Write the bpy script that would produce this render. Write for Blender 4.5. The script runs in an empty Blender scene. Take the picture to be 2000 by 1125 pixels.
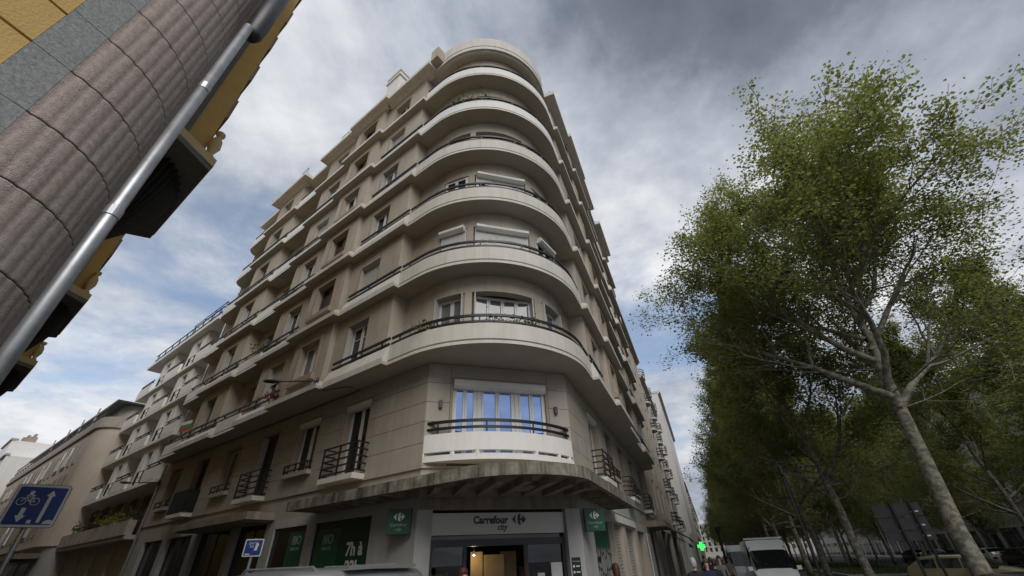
import bpy, bmesh, math, random
from mathutils import Vector, Matrix
random.seed(7)
R_ = math.radians
scene = bpy.context.scene
COL = scene.collection

# ------------------------------------------------------------------ camera
cam_d = bpy.data.cameras.new('camera'); cam = bpy.data.objects.new('camera', cam_d); COL.objects.link(cam)
rgt = Vector((0.99904374, 0.02470064, -0.03607598)); dwn = Vector((-0.04372183, 0.56440964, -0.82433619)); fwd = Vector((0, 0.82512522, 0.56494988))
CAMZ = 1.8
m = Matrix(((rgt.x, -dwn.x, -fwd.x, 0), (rgt.y, -dwn.y, -fwd.y, 0), (rgt.z, -dwn.z, -fwd.z, CAMZ), (0, 0, 0, 1)))
cam.matrix_world = m
cam_d.sensor_width = 36; cam_d.lens = 36*783/2000
cam_d.clip_start = 0.05; cam_d.clip_end = 4000
scene.camera = cam
# ------------------------------------------------------------------ world: Nishita sky under broken cloud
SUN_AZ, SUN_EL = 163.0, 42.0      # azimuth clockwise from +Y
world = bpy.data.worlds.new('World'); scene.world = world; world.use_nodes = True
nt = world.node_tree; nt.nodes.clear(); N = nt.nodes.new; LK = nt.links.new
def wmath(op, a, b=None, clamp=False):
    n = N('ShaderNodeMath'); n.operation = op; n.use_clamp = clamp
    for i, v in enumerate((a, b)):
        if v is None: continue
        if hasattr(v, 'is_linked'): LK(v, n.inputs[i])
        else: n.inputs[i].default_value = v
    return n.outputs[0]
out = N('ShaderNodeOutputWorld'); bg = N('ShaderNodeBackground'); bg.inputs[1].default_value = 0.13
LK(bg.outputs[0], out.inputs[0])
sky = N('ShaderNodeTexSky'); sky.sky_type = 'NISHITA'; sky.sun_disc = False
sky.sun_elevation = R_(SUN_EL); sky.sun_rotation = R_(SUN_AZ); sky.air_density = 1.0; sky.dust_density = 1.5; sky.ozone_density = 1.2
tc = N('ShaderNodeTexCoord'); sep = N('ShaderNodeSeparateXYZ'); LK(tc.outputs['Generated'], sep.inputs[0])
zc = wmath('ADD', wmath('MAXIMUM', sep.outputs[2], 0.0), 0.22)
cmb = N('ShaderNodeCombineXYZ'); LK(wmath('DIVIDE', sep.outputs[0], zc), cmb.inputs[0]); LK(wmath('DIVIDE', sep.outputs[1], zc), cmb.inputs[1])
def noise(scale, detail, rough, off, dist=0.0):
    mp = N('ShaderNodeMapping'); mp.inputs['Location'].default_value = off; LK(cmb.outputs[0], mp.inputs[0])
    n = N('ShaderNodeTexNoise'); n.inputs['Scale'].default_value = scale; n.inputs['Detail'].default_value = detail
    n.inputs['Roughness'].default_value = rough; n.inputs['Distortion'].default_value = dist; LK(mp.outputs[0], n.inputs['Vector']); return n.outputs[0]
def blob(az, tan, cosr):      # soft mask round one compass direction, for where the cloud is thin or thick
    v = Vector((math.sin(R_(az)), math.cos(R_(az)), tan)).normalized()
    d = N('ShaderNodeVectorMath'); d.operation = 'DOT_PRODUCT'; LK(tc.outputs['Generated'], d.inputs[0]); d.inputs[1].default_value = v
    mr = N('ShaderNodeMapRange'); mr.interpolation_type = 'SMOOTHSTEP'; LK(d.outputs['Value'], mr.inputs[0]); mr.inputs[1].default_value = cosr; mr.inputs[2].default_value = 1.0
    return mr.outputs[0]
n1 = noise(1.9, 10, 0.60, (3.1, 1.7, 0), 0.35)
n2 = noise(1.05, 8, 0.56, (9.4, 5.2, 2), 0.5)
n3 = noise(4.5, 8, 0.62, (1.4, 7.2, 5), 0.2)
thin = wmath('ADD', wmath('MULTIPLY', blob(-44, 0.50, 0.90), 0.17), wmath('MULTIPLY', blob(23, 0.46, 0.94), 0.22))
cov = wmath('SUBTRACT', wmath('ADD', wmath('ADD', wmath('MULTIPLY', n1, 0.8), wmath('MULTIPLY', n3, 0.2)), 0.17), thin)
rampc = N('ShaderNodeValToRGB'); LK(cov, rampc.inputs[0]); rampc.color_ramp.elements[0].position = 0.36; rampc.color_ramp.elements[1].position = 0.60
rampc.color_ramp.elements[0].color = (0.30, 0.30, 0.30, 1)
rampc.color_ramp.interpolation = 'EASE'
shade = wmath('ADD', wmath('ADD', wmath('MULTIPLY', n2, 0.42), wmath('MULTIPLY', n1, 0.34)), wmath('MULTIPLY', n3, 0.27))
shade = wmath('SUBTRACT', shade, wmath('MULTIPLY', blob(75, 1.5, 0.76), 0.17))
shade = wmath('ADD', shade, wmath('ADD', wmath('MULTIPLY', blob(60, 0.60, 0.90), 0.10), wmath('ADD', wmath('MULTIPLY', blob(22, 0.85, 0.90), 0.08), wmath('MULTIPLY', blob(-50, 0.15, 0.96), 0.10))))
ramps = N('ShaderNodeValToRGB'); LK(shade, ramps.inputs[0]); cr = ramps.color_ramp
cr.elements[0].position = 0.37; cr.elements[0].color = (0.24, 0.27, 0.33, 1); cr.elements[1].position = 0.67; cr.elements[1].color = (1.08, 1.10, 1.13, 1)
e = cr.elements.new(0.28); e.color = (0.17, 0.19, 0.235, 1); e = cr.elements.new(0.45); e.color = (0.42, 0.465, 0.55, 1); e = cr.elements.new(0.53); e.color = (0.60, 0.65, 0.74, 1)
csc = N('ShaderNodeVectorMath'); csc.operation = 'SCALE'; LK(ramps.outputs[0], csc.inputs[0]); csc.inputs['Scale'].default_value = 4.7
ssc = N('ShaderNodeVectorMath'); ssc.operation = 'SCALE'; LK(sky.outputs[0], ssc.inputs[0]); ssc.inputs['Scale'].default_value = 1.0
mx = N('ShaderNodeMix'); mx.data_type = 'RGBA'; LK(rampc.outputs[0], mx.inputs[0]); LK(ssc.outputs[0], mx.inputs[6]); LK(csc.outputs[0], mx.inputs[7])
LK(mx.outputs[2], bg.inputs[0])
# ------------------------------------------------------------------ sun (veiled by cloud)
sd = bpy.data.lights.new('sun', 'SUN'); sd.energy = 1.5; sd.angle = R_(40); sd.color = (1.0, 0.96, 0.9)
sun = bpy.data.objects.new('sun', sd); COL.objects.link(sun)
sv = Vector((math.sin(R_(SUN_AZ))*math.cos(R_(SUN_EL)), math.cos(R_(SUN_AZ))*math.cos(R_(SUN_EL)), math.sin(R_(SUN_EL))))
sun.rotation_euler = sv.to_track_quat('Z', 'Y').to_euler(); sun.location = (0, 0, 60)
scene.view_settings.view_transform = 'Standard'; scene.view_settings.look = 'None'
scene.view_settings.exposure = 0.42; scene.view_settings.gamma = 1.0; scene.view_settings.use_curve_mapping = False
scene.render.engine = 'CYCLES'; scene.cycles.use_denoising = True; scene.cycles.max_bounces = 6; scene.cycles.transparent_max_bounces = 12

# ------------------------------------------------------------------ materials
def mat(name, col, rough=0.8, var=0.0, vscale=3.0, metal=0.0, bump=0.0, bscale=60.0, streak=0.0, spec=None, ior=None, col2=None):
    M = bpy.data.materials.new(name); M.use_nodes = True; t = M.node_tree; b = t.nodes['Principled BSDF']
    b.inputs['Base Color'].default_value = (*col, 1); b.inputs['Roughness'].default_value = rough; b.inputs['Metallic'].default_value = metal
    if spec is not None: b.inputs['Specular IOR Level'].default_value = spec
    if ior: b.inputs['IOR'].default_value = ior
    if var or streak or bump:
        c = t.nodes.new('ShaderNodeTexCoord')
    src = None
    if var:
        n = t.nodes.new('ShaderNodeTexNoise'); n.inputs['Scale'].default_value = vscale; n.inputs['Detail'].default_value = 7; n.inputs['Roughness'].default_value = 0.65
        t.links.new(c.outputs['Object'], n.inputs['Vector'])
        r = t.nodes.new('ShaderNodeValToRGB'); r.color_ramp.elements[0].position = 0.3; r.color_ramp.elements[1].position = 0.7
        d = col2 or tuple(x*(1-var) for x in col)
        r.color_ramp.elements[0].color = (*d, 1); r.color_ramp.elements[1].color = (*[min(1, x*(1+var*0.45)) for x in col], 1)
        t.links.new(n.outputs[0], r.inputs[0]); src = r.outputs[0]
    if streak:      # rain streaks running down the surface
        mp = t.nodes.new('ShaderNodeMapping'); mp.inputs['Scale'].default_value = (4.5, 4.5, 0.35); t.links.new(c.outputs['Object'], mp.inputs[0])
        n = t.nodes.new('ShaderNodeTexNoise'); n.inputs['Scale'].default_value = 1.0; n.inputs['Detail'].default_value = 8; n.inputs['Roughness'].default_value = 0.7
        t.links.new(mp.outputs[0], n.inputs['Vector'])
        r = t.nodes.new('ShaderNodeValToRGB'); r.color_ramp.elements[0].position = 0.36; r.color_ramp.elements[1].position = 0.58
        k = 1-streak; r.color_ramp.elements[0].color = (k, k*0.98, k*0.94, 1); r.color_ramp.elements[1].color = (1, 1, 1, 1)
        t.links.new(n.outputs[0], r.inputs[0])
        x = t.nodes.new('ShaderNodeMix'); x.data_type = 'RGBA'; x.blend_type = 'MULTIPLY'; x.inputs[0].default_value = 1
        if src: t.links.new(src, x.inputs[6])
        else: x.inputs[6].default_value = (*col, 1)
        t.links.new(r.outputs[0], x.inputs[7]); src = x.outputs[2]
    if src: t.links.new(src, b.inputs['Base Color'])
    if bump:
        n = t.nodes.new('ShaderNodeTexNoise'); n.inputs['Scale'].default_value = bscale; n.inputs['Detail'].default_value = 5
        t.links.new(c.outputs['Object'], n.inputs['Vector']); bp = t.nodes.new('ShaderNodeBump'); bp.inputs['Strength'].default_value = bump; bp.inputs['Distance'].default_value = 0.02
        t.links.new(n.outputs[0], bp.inputs['Height']); t.links.new(bp.outputs[0], b.inputs['Normal'])
    return M
M = {}
M['stucco'] = mat('stucco', (0.475, 0.42, 0.35), 0.9, 0.16, 0.8, streak=0.10, bump=0.25, bscale=90)
M['paint'] = mat('balcony_paint', (0.68, 0.65, 0.60), 0.8, 0.10, 1.2, streak=0.10, bump=0.15, bscale=70)
M['white_paint'] = mat('white_paint', (0.80, 0.79, 0.77), 0.75, 0.05, 2.0, streak=0.04, bump=0.1)
M['soffit'] = mat('soffit_paint', (0.50, 0.455, 0.385), 0.9, 0.12, 0.7, bump=0.12, bscale=40)
M['panel'] = mat('stone_panel', (0.42, 0.385, 0.335), 0.85, 0.12, 1.6, streak=0.08, bump=0.2, bscale=80)
M['joint'] = mat('joint_mortar', (0.20, 0.175, 0.145), 0.95)
M['trim'] = mat('window_surround', (0.36, 0.29, 0.225), 0.85, 0.15, 2.5)
M['iron'] = mat('black_iron', (0.012, 0.012, 0.014), 0.45, 0.3, 8)
M['pvc'] = mat('white_window_frame', (0.72, 0.72, 0.71), 0.45, 0.05, 5)
M['grey_frame'] = mat('grey_window_frame', (0.42, 0.41, 0.39), 0.5, 0.1, 4)
M['brown'] = mat('brown_wood', (0.11, 0.065, 0.045), 0.6, 0.3, 6)
M['shutter'] = mat('grey_shutter', (0.50, 0.49, 0.46), 0.6, 0.12, 4)
M['slat'] = mat('shutter_slat', (0.62, 0.62, 0.61), 0.5, 0.08, 5)
M['glass'] = mat('dark_glass', (0.012, 0.014, 0.016), 0.04, ior=1.55)
M['mirror_glass'] = mat('sky_tinted_glass', (0.36, 0.50, 0.84), 0.012, metal=0.85)  # coated pane; blue of the reflected sky is put into its colour
M['bright_glass'] = mat('curtained_glass', (0.17, 0.18, 0.19), 0.05, ior=1.65, var=0.3, vscale=1.5)
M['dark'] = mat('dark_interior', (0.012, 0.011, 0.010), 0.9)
M['concrete'] = mat('canopy_concrete', (0.34, 0.285, 0.225), 0.9, 0.35, 2.2, streak=0.35, bump=0.4, bscale=30)
M['mossy'] = mat('mossy_canopy_edge', (0.30, 0.27, 0.215), 0.95, 0.6, 3.0, streak=0.72, bump=0.5, bscale=25)
M['shopgrey'] = mat('shop_grey_wall', (0.46, 0.46, 0.455), 0.8, 0.08, 2.5, streak=0.10)
M['pillargrey'] = mat('pillar_grey', (0.40, 0.395, 0.38), 0.75, 0.12, 3)
M['signboard'] = mat('sign_board', (0.62, 0.615, 0.58), 0.5, 0.03, 4)
M['green'] = mat('shop_green', (0.006, 0.075, 0.036), 0.35, 0.1, 4)
M['greenposter'] = mat('green_poster', (0.02, 0.11, 0.055), 0.35, 0.2, 3)
M['darkgreen'] = mat('dark_green_poster', (0.008, 0.055, 0.03), 0.35, 0.2, 3)
M['letterdark'] = mat('dark_green_letters', (0.006, 0.02, 0.016), 0.4)
M['letterwhite'] = mat('white_letters', (0.72, 0.74, 0.72), 0.5)
M['letterpale'] = mat('pale_green_letters', (0.30, 0.42, 0.34), 0.5)
M['zinc'] = mat('zinc_pipe', (0.44, 0.46, 0.48), 0.42, 0.3, 6, metal=0.7)
M['darkmetal'] = mat('dark_grey_metal', (0.045, 0.047, 0.05), 0.45, 0.2, 5)
M['asphalt'] = mat('asphalt', (0.05, 0.05, 0.052), 0.9, 0.3, 1.5, bump=0.3)
M['pavement'] = mat('pavement', (0.17, 0.165, 0.155), 0.9, 0.2, 1.2, bump=0.2)
M['kerb'] = mat('granite_kerb', (0.27, 0.265, 0.255), 0.85, 0.2, 5)
M['ground'] = mat('ground', (0.12, 0.115, 0.105), 0.95, 0.2, 0.5)
M['grass'] = mat('grass', (0.045, 0.075, 0.02), 0.95, 0.4, 3.0)
M['blue'] = mat('sign_blue', (0.005, 0.035, 0.20), 0.4, 0.1, 5)
M['signwhite'] = mat('sign_white', (0.62, 0.63, 0.62), 0.5, 0.06, 6)
M['rubber'] = mat('rubber', (0.015, 0.015, 0.015), 0.8)
M['skin'] = mat('skin', (0.45, 0.27, 0.2), 0.6)

def glass_clear():
    Mt = bpy.data.materials.new('shop_glass'); Mt.use_nodes = True; t = Mt.node_tree; t.nodes.clear()
    o = t.nodes.new('ShaderNodeOutputMaterial'); mixs = t.nodes.new('ShaderNodeMixShader'); tr = t.nodes.new('ShaderNodeBsdfTransparent'); g = t.nodes.new('ShaderNodeBsdfGlossy')
    tr.inputs[0].default_value = (0.8, 0.83, 0.82, 1); g.inputs['Roughness'].default_value = 0.02
    fr = t.nodes.new('ShaderNodeFresnel'); fr.inputs[0].default_value = 1.5
    t.links.new(fr.outputs[0], mixs.inputs[0]); t.links.new(tr.outputs[0], mixs.inputs[1]); t.links.new(g.outputs[0], mixs.inputs[2]); t.links.new(mixs.outputs[0], o.inputs[0]); return Mt
M['clear'] = glass_clear()
def emis(name, col, st):
    Mt = bpy.data.materials.new(name); Mt.use_nodes = True; b = Mt.node_tree.nodes['Principled BSDF']
    b.inputs['Base Color'].default_value = (*col, 1); b.inputs['Emission Color'].default_value = (*col, 1); b.inputs['Emission Strength'].default_value = st; return Mt
def leafmat(name, c1, c2, trans=0.35):
    Mt = bpy.data.materials.new(name); Mt.use_nodes = True; t = Mt.node_tree; t.nodes.clear()
    o = t.nodes.new('ShaderNodeOutputMaterial'); mixs = t.nodes.new('ShaderNodeMixShader'); d = t.nodes.new('ShaderNodeBsdfPrincipled'); tl = t.nodes.new('ShaderNodeBsdfTranslucent')
    d.inputs['Roughness'].default_value = 0.55; d.inputs['Specular IOR Level'].default_value = 0.3
    c = t.nodes.new('ShaderNodeTexCoord'); n = t.nodes.new('ShaderNodeTexNoise'); n.inputs['Scale'].default_value = 1.7; n.inputs['Detail'].default_value = 6
    t.links.new(c.outputs['Object'], n.inputs['Vector']); r = t.nodes.new('ShaderNodeValToRGB'); r.color_ramp.elements[0].position = 0.35; r.color_ramp.elements[1].position = 0.65
    r.color_ramp.elements[0].color = (*c1, 1); r.color_ramp.elements[1].color = (*c2, 1); t.links.new(n.outputs[0], r.inputs[0])
    t.links.new(r.outputs[0], d.inputs['Base Color'])
    hs = t.nodes.new('ShaderNodeHueSaturation'); hs.inputs['Value'].default_value = 2.7; hs.inputs['Saturation'].default_value = 1.0; t.links.new(r.outputs[0], hs.inputs['Color'])
    t.links.new(hs.outputs[0], tl.inputs[0]); mixs.inputs[0].default_value = trans
    t.links.new(d.outputs[0], mixs.inputs[1]); t.links.new(tl.outputs[0], mixs.inputs[2]); t.links.new(mixs.outputs[0], o.inputs[0]); return Mt
M['leaf'] = leafmat('plane_leaves', (0.070, 0.080, 0.018), (0.155, 0.165, 0.046), 0.55)
M['plantleaf'] = leafmat('balcony_plant_leaves', (0.03, 0.06, 0.015), (0.08, 0.11, 0.03), 0.3)
def barkmat():
    Mt = mat('plane_bark', (0.215, 0.20, 0.16), 0.9, 0.3, 5.0, bump=0.5, bscale=18, col2=(0.105, 0.094, 0.072)); return Mt
M['bark'] = barkmat()
for n_ in M['bark'].node_tree.nodes:
    if n_.type == 'VALTORGB': n_.color_ramp.elements[0].position = .43; n_.color_ramp.elements[1].position = .57

# ------------------------------------------------------------------ mesh helpers
class MB:
    def __init__(s): s.v = []; s.f = []; s.mi = []
    def quad(s, a, b, c, d, m=0): 
        n = len(s.v); s.v += [a, b, c, d]; s.f.append((n, n+1, n+2, n+3)); s.mi.append(m)
    def box8(s, p, m=0):     # p: 4 bottom pts then 4 top pts (same order)
        n = len(s.v); s.v += [tuple(q) for q in p]
        for f in ((3, 2, 1, 0), (4, 5, 6, 7), (0, 1, 5, 4), (1, 2, 6, 5), (2, 3, 7, 6), (3, 0, 4, 7)): s.f.append(tuple(n+i for i in f)); s.mi.append(m)
    def box(s, x0, x1, y0, y1, z0, z1, m=0):
        s.box8([(x0, y0, z0), (x1, y0, z0), (x1, y1, z0), (x0, y1, z0), (x0, y0, z1), (x1, y0, z1), (x1, y1, z1), (x0, y1, z1)], m)
    def prism(s, pts, z0, z1, m=0):
        n = len(s.v); k = len(pts); s.v += [(p[0], p[1], z0) for p in pts]+[(p[0], p[1], z1) for p in pts]
        s.f.append(tuple(range(n+k-1, n-1, -1))); s.f.append(tuple(range(n+k, n+2*k))); s.mi += [m, m]
        for i in range(k):
            j = (i+1) % k; s.f.append((n+i, n+j, n+k+j, n+k+i)); s.mi.append(m)
    def sweep(s, prof, pathfn, closed=True, caps=True, m=0):
        rings = [[(q[0], q[1], z) for q in pathfn(d)] for d, z in prof]
        n = len(s.v); k = len(rings[0]); P = len(prof)
        for r in rings: s.v += r
        for a in range(P if closed else P-1):
            b = (a+1) % P
            for i in range(k-1): s.f.append((n+a*k+i, n+a*k+i+1, n+b*k+i+1, n+b*k+i)); s.mi.append(m)
        if caps and closed:
            s.f.append(tuple(n+a*k for a in range(P))); s.f.append(tuple(n+a*k+k-1 for a in reversed(range(P)))); s.mi += [m, m]
    def tube(s, pts, rads, sides=8, cap=True, m=0):
        n = len(s.v); pts = [Vector(p) for p in pts]; up = Vector((0, 0, 1)); prevx = None
        for i, p in enumerate(pts):
            t = (pts[min(i+1, len(pts)-1)]-pts[max(i-1, 0)]).normalized()
            x = t.cross(up) if prevx is None else prevx-t*prevx.dot(t)
            if x.length < 1e-4: x = t.cross(Vector((1, 0, 0)))
            x.normalize(); y = t.cross(x); prevx = x
            r = rads[i] if hasattr(rads, '__len__') else rads
            for k in range(sides):
                a = 2*math.pi*k/sides; s.v.append(tuple(p+(x*math.cos(a)+y*math.sin(a))*r))
        for i in range(len(pts)-1):
            for k in range(sides):
                k2 = (k+1) % sides; s.f.append((n+i*sides+k, n+i*sides+k2, n+(i+1)*sides+k2, n+(i+1)*sides+k)); s.mi.append(m)
        if cap:
            s.f.append(tuple(n+k for k in reversed(range(sides)))); s.f.append(tuple(n+(len(pts)-1)*sides+k for k in range(sides))); s.mi += [m, m]
    def lathe(s, prof, c=(0, 0), sides=16, m=0):
        n = len(s.v)
        for r, z in prof:
            for k in range(sides):
                a = 2*math.pi*k/sides; s.v.append((c[0]+r*math.cos(a), c[1]+r*math.sin(a), z))
        for i in range(len(prof)-1):
            for k in range(sides):
                k2 = (k+1) % sides; s.f.append((n+i*sides+k, n+i*sides+k2, n+(i+1)*sides+k2, n+(i+1)*sides+k)); s.mi.append(m)
        s.f.append(tuple(n+k for k in reversed(range(sides)))); s.f.append(tuple(n+(len(prof)-1)*sides+k for k in range(sides))); s.mi += [m, m]
    def mesh(s, name, mats, smooth=False, recalc=True):
        me = bpy.data.meshes.new(name); me.from_pydata(s.v, [], s.f)
        for x in (mats if isinstance(mats, (list, tuple)) else [mats]): me.materials.append(x)
        if any(s.mi): me.polygons.foreach_set('material_index', s.mi)
        if recalc:
            b = bmesh.new(); b.from_mesh(me); bmesh.ops.remove_doubles(b, verts=b.verts, dist=1e-5); bmesh.ops.recalc_face_normals(b, faces=b.faces); b.to_mesh(me); b.free()
        if smooth:
            me.polygons.foreach_set('use_smooth', [True]*len(me.polygons))
        me.update(); return me
    def build(s, name, mt, parent=None, smooth=False, recalc=True):
        return link(name, s.mesh(name, mt, smooth, recalc), parent)
def link(name, me, parent=None):
    o = bpy.data.objects.new(name, me); COL.objects.link(o)
    if parent is not None:
        o.parent = parent
        if parent.type == 'EMPTY': o.matrix_parent_inverse = Matrix.Translation(parent.location).inverted()
    return o
def tag(o, label=None, cat=None, group=None, kind=None):
    if label: o['label'] = label
    if cat: o['category'] = cat
    if group: o['group'] = group
    if kind: o['kind'] = kind
    return o
def empty(name, loc, label=None, cat=None, group=None):
    o = bpy.data.objects.new(name, None); COL.objects.link(o); o.location = loc; o.empty_display_size = 0.5
    return tag(o, label, cat, group)
def thing_local(name, loc, rz, label, cat, group=None):     # children in local coordinates
    o = empty(name, loc, label, cat, group); o.rotation_euler = (0, 0, rz); return o
def part(name, me, parent, loc=None, rz=0.0):
    o = bpy.data.objects.new(name, me); COL.objects.link(o); o.parent = parent
    if loc is not None: o.location = loc
    o.rotation_euler = (0, 0, rz); return o
def copy_tree(o, parent=None):
    c = o.copy(); COL.objects.link(c); c.parent = parent
    for ch in o.children: copy_tree(ch, c)
    return c
def texmesh(body, size, mt, ext=0.004, shear=0.0, bold=0.0, align='CENTER', space=1.0, sx=1.0):
    cu = bpy.data.curves.new('text', 'FONT'); cu.body = body; cu.size = size; cu.extrude = ext; cu.shear = shear; cu.offset = bold; cu.align_x = align; cu.space_character = space
    cu.resolution_u = 3
    ob = bpy.data.objects.new('text', cu); COL.objects.link(ob)
    dg = bpy.context.evaluated_depsgraph_get(); dg.update()
    me = bpy.data.meshes.new_from_object(ob.evaluated_get(dg)); bpy.data.objects.remove(ob)
    if sx != 1.0: me.transform(Matrix.Diagonal((sx, 1, 1, 1)))
    me.materials.clear(); me.materials.append(mt); return me
def wall_matrix(origin, xdir, outn):   # local x along wall, local y up, local z outward
    x = Vector((xdir[0], xdir[1], 0)); z = Vector((outn[0], outn[1], 0))
    return Matrix(((x.x, 0, z.x, origin[0]), (x.y, 0, z.y, origin[1]), (0, 1, 0, origin[2]), (0, 0, 0, 1)))

class Fr:       # a straight facade: s along it, e outwards
    def __init__(s, o, d, n):
        s.o, s.d, s.n = o, d, n; y = (-n[0], -n[1]); s.x = (y[1], -y[0]); s.rz = math.atan2(s.x[1], s.x[0]); s.sgn = 1 if s.x[0]*d[0]+s.x[1]*d[1] > 0 else -1
    def __call__(s, a, e): return (s.o[0]+s.d[0]*a+s.n[0]*e, s.o[1]+s.d[1]*a+s.n[1]*e)
    def box(s, mb, s0, s1, e0, e1, z0, z1, m=0):
        p = [s(s0, e0), s(s1, e0), s(s1, e1), s(s0, e1)]
        mb.box8([(*q, z0) for q in p]+[(*q, z1) for q in p], m)
    def line(s, s0, s1): return lambda e: [s(s0, e), s(s1, e)]
Lp, Rp = (-2.745, 11.961), (1.685, 13.369)
ld, nl = (-0.8143, 0.5805), (-0.5805, -0.8143)
rd, nr = (0.359, 0.9333), (0.9333, -0.359)
cd, nc = (0.953, 0.303), (0.303, -0.953)
FL, FR_, FC = Fr(Lp, ld, nl), Fr(Rp, rd, nr), Fr(Lp, cd, nc)
AL, AR = math.atan2(nl[1], nl[0]), math.atan2(nr[1], nr[0])
def centre(eL, eR, R0):
    a, b, c, d = nl[0], nl[1], nr[0], nr[1]; p = Lp[0]*a+Lp[1]*b+eL-R0; q = Rp[0]*c+Rp[1]*d+eR-R0
    D = a*d-b*c; return ((p*d-b*q)/D, (a*q-c*p)/D)
R0 = 3.85; CC = centre(0.77, 0.80, R0)
sLt = (CC[0]-Lp[0])*ld[0]+(CC[1]-Lp[1])*ld[1]; sRt = (CC[0]-Rp[0])*rd[0]+(CC[1]-Rp[1])*rd[1]
def curve_path(sL, sR, n=40):
    def fn(d):
        pts = []
        if sL > sLt: pts.append(FL(sL, 0.77+d))
        for i in range(n+1):
            a = AL+(AR-AL)*i/n; pts.append((CC[0]+(R0+d)*math.cos(a), CC[1]+(R0+d)*math.sin(a)))
        if sR > sRt: pts.append(FR_(sR, 0.80+d))
        return pts
    return fn
class CurveFr:      # curved wall of the corner: s = arc length at wall radius from left tangent
    def __init__(s, rad): s.r = rad; s.len = rad*(AR-AL)
    def __call__(s, a, e):
        if a < 0: return FL(sLt-a, 0.77-(R0-s.r)+e)
        if a > s.len: return FR_(sRt+(a-s.len), 0.80-(R0-s.r)+e)
        t = AL+a/s.r; return (CC[0]+(s.r+e)*math.cos(t), CC[1]+(s.r+e)*math.sin(t))
def wall(mb, F, s0, s1, z0, z1, e, holes, depth=0.25, sub=None, m=0, rm=None):
    xs = {s0, s1}; zs = {z0, z1}
    for h in holes: xs |= {max(s0, h[0]), min(s1, h[1])}; zs |= {max(z0, h[2]), min(z1, h[3])}
    if sub:
        k = int((s1-s0)/sub); xs |= {s0+(s1-s0)*i/k for i in range(1, k)}
    xs = sorted(xs); zs = sorted(zs); rm = m if rm is None else rm
    def inh(x, z): return any(h[0] < x < h[1] and h[2] < z < h[3] for h in holes)
    for a, b in zip(xs, xs[1:]):
        if b-a < 1e-6: continue
        for c, d in zip(zs, zs[1:]):
            if inh((a+b)/2, (c+d)/2): continue
            p, q = F(a, e), F(b, e); mb.quad((*p, c), (*q, c), (*q, d), (*p, d), m)
    for h in holes:
        a, b, c, d = h[:4]
        for x in (a, b):
            p, q = F(x, e), F(x, e-depth); mb.quad((*p, c), (*q, c), (*q, d), (*p, d), rm)
        seg = [a+(b-a)*i/6 for i in range(7)] if sub else [a, b]
        for x, y in zip(seg, seg[1:]):
            for z in (c, d):
                mb.quad((*F(x, e), z), (*F(y, e), z), (*F(y, e-depth), z), (*F(x, e-depth), z), rm)

# ------------------------------------------------------------------ windows: cached local meshes (x across, y inwards, z up from sill)
_wc = {}
def cached(key, fn):
    if key not in _wc: _wc[key] = fn()
    return _wc[key]
def frame_mesh(w, h, leaves, mt, t=0.06, rail=None):
    def fn():
        b = MB(); b.box(-w/2, -w/2+t, -0.03, 0.04, 0, h); b.box(w/2-t, w/2, -0.03, 0.04, 0, h); b.box(-w/2+t, w/2-t, -0.03, 0.04, h-t, h); b.box(-w/2+t, w/2-t, -0.03, 0.04, 0, t)
        lw = (w-2*t)/leaves
        for i in range(leaves):
            x0 = -w/2+t+i*lw+0.004; x1 = x0+lw-0.008
            b.box(x0, x0+t, -0.045, 0.03, t+.004, h-t-.004); b.box(x1-t, x1, -0.045, 0.03, t+.004, h-t-.004); b.box(x0+t, x1-t, -0.045, 0.03, h-2*t, h-t-.004); b.box(x0+t, x1-t, -0.045, 0.03, t+.004, 2.4*t)
            if rail:
                for r in range(1, rail): b.box(x0+t, x1-t, -0.035, 0.02, h*r/rail-0.015, h*r/rail+0.015)
        return b.mesh('frame', mt)
    return cached(('fr', round(w, 2), round(h, 2), leaves, mt.name, rail), fn)
def pane_mesh(w, h, mt):
    def fn():
        b = MB(); b.box(-w/2, w/2, 0.0, 0.012, 0, h); return b.mesh('pane', mt)
    return cached(('pn', round(w, 2), round(h, 2), mt.name), fn)
def shutter_mesh(w, h, mt):
    def fn():
        b = MB(); b.box(-0.012, 0.012, 0, w, 0, h)
        k = 4
        for i in range(k): b.box(0.012, 0.020, w*(i+.1)/k, w*(i+.8)/k, 0.05, h-0.05); b.box(-0.020, -0.012, w*(i+.1)/k, w*(i+.8)/k, 0.05, h-0.05)
        return b.mesh('shutter', mt)
    return cached(('sh', round(w, 2), round(h, 2), mt.name), fn)
def slats_mesh(w, h, mt):
    def fn():
        b = MB(); n = max(3, int(h/0.055))
        for i in range(n): b.box8([(-w/2, -.012, i*h/n), (w/2, -.012, i*h/n), (w/2, .006, i*h/n), (-w/2, .006, i*h/n), (-w/2, -.002, (i+.92)*h/n), (w/2, -.002, (i+.92)*h/n), (w/2, .006, (i+.92)*h/n), (-w/2, .006, (i+.92)*h/n)])
        return b.mesh('roller_shutter', mt)
    return cached(('sl', round(w, 2), round(h, 2), mt.name), fn)
def rollbox_mesh(w, mt, hh=0.24, dp=0.24):
    def fn():
        b = MB(); pr = [(-dp*0.75, 0.03), (-dp, 0.08), (-dp, hh-0.05), (-dp*0.8, hh), (0.0, hh), (0.0, 0.0), (-dp*.6, 0.0)]
        n = len(b.v); k = len(pr)
        for x in (-w/2, w/2): b.v += [(x, y, z) for y, z in pr]
        b.f.append(tuple(range(k))); b.f.append(tuple(range(2*k-1, k-1, -1)))
        for i in range(k): j = (i+1) % k; b.f.append((i, j, k+j, k+i))
        b.mi = [0]*len(b.f); return b.mesh('roller_box', mt)
    return cached(('rb', round(w, 2), mt.name, hh, dp), fn)
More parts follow.
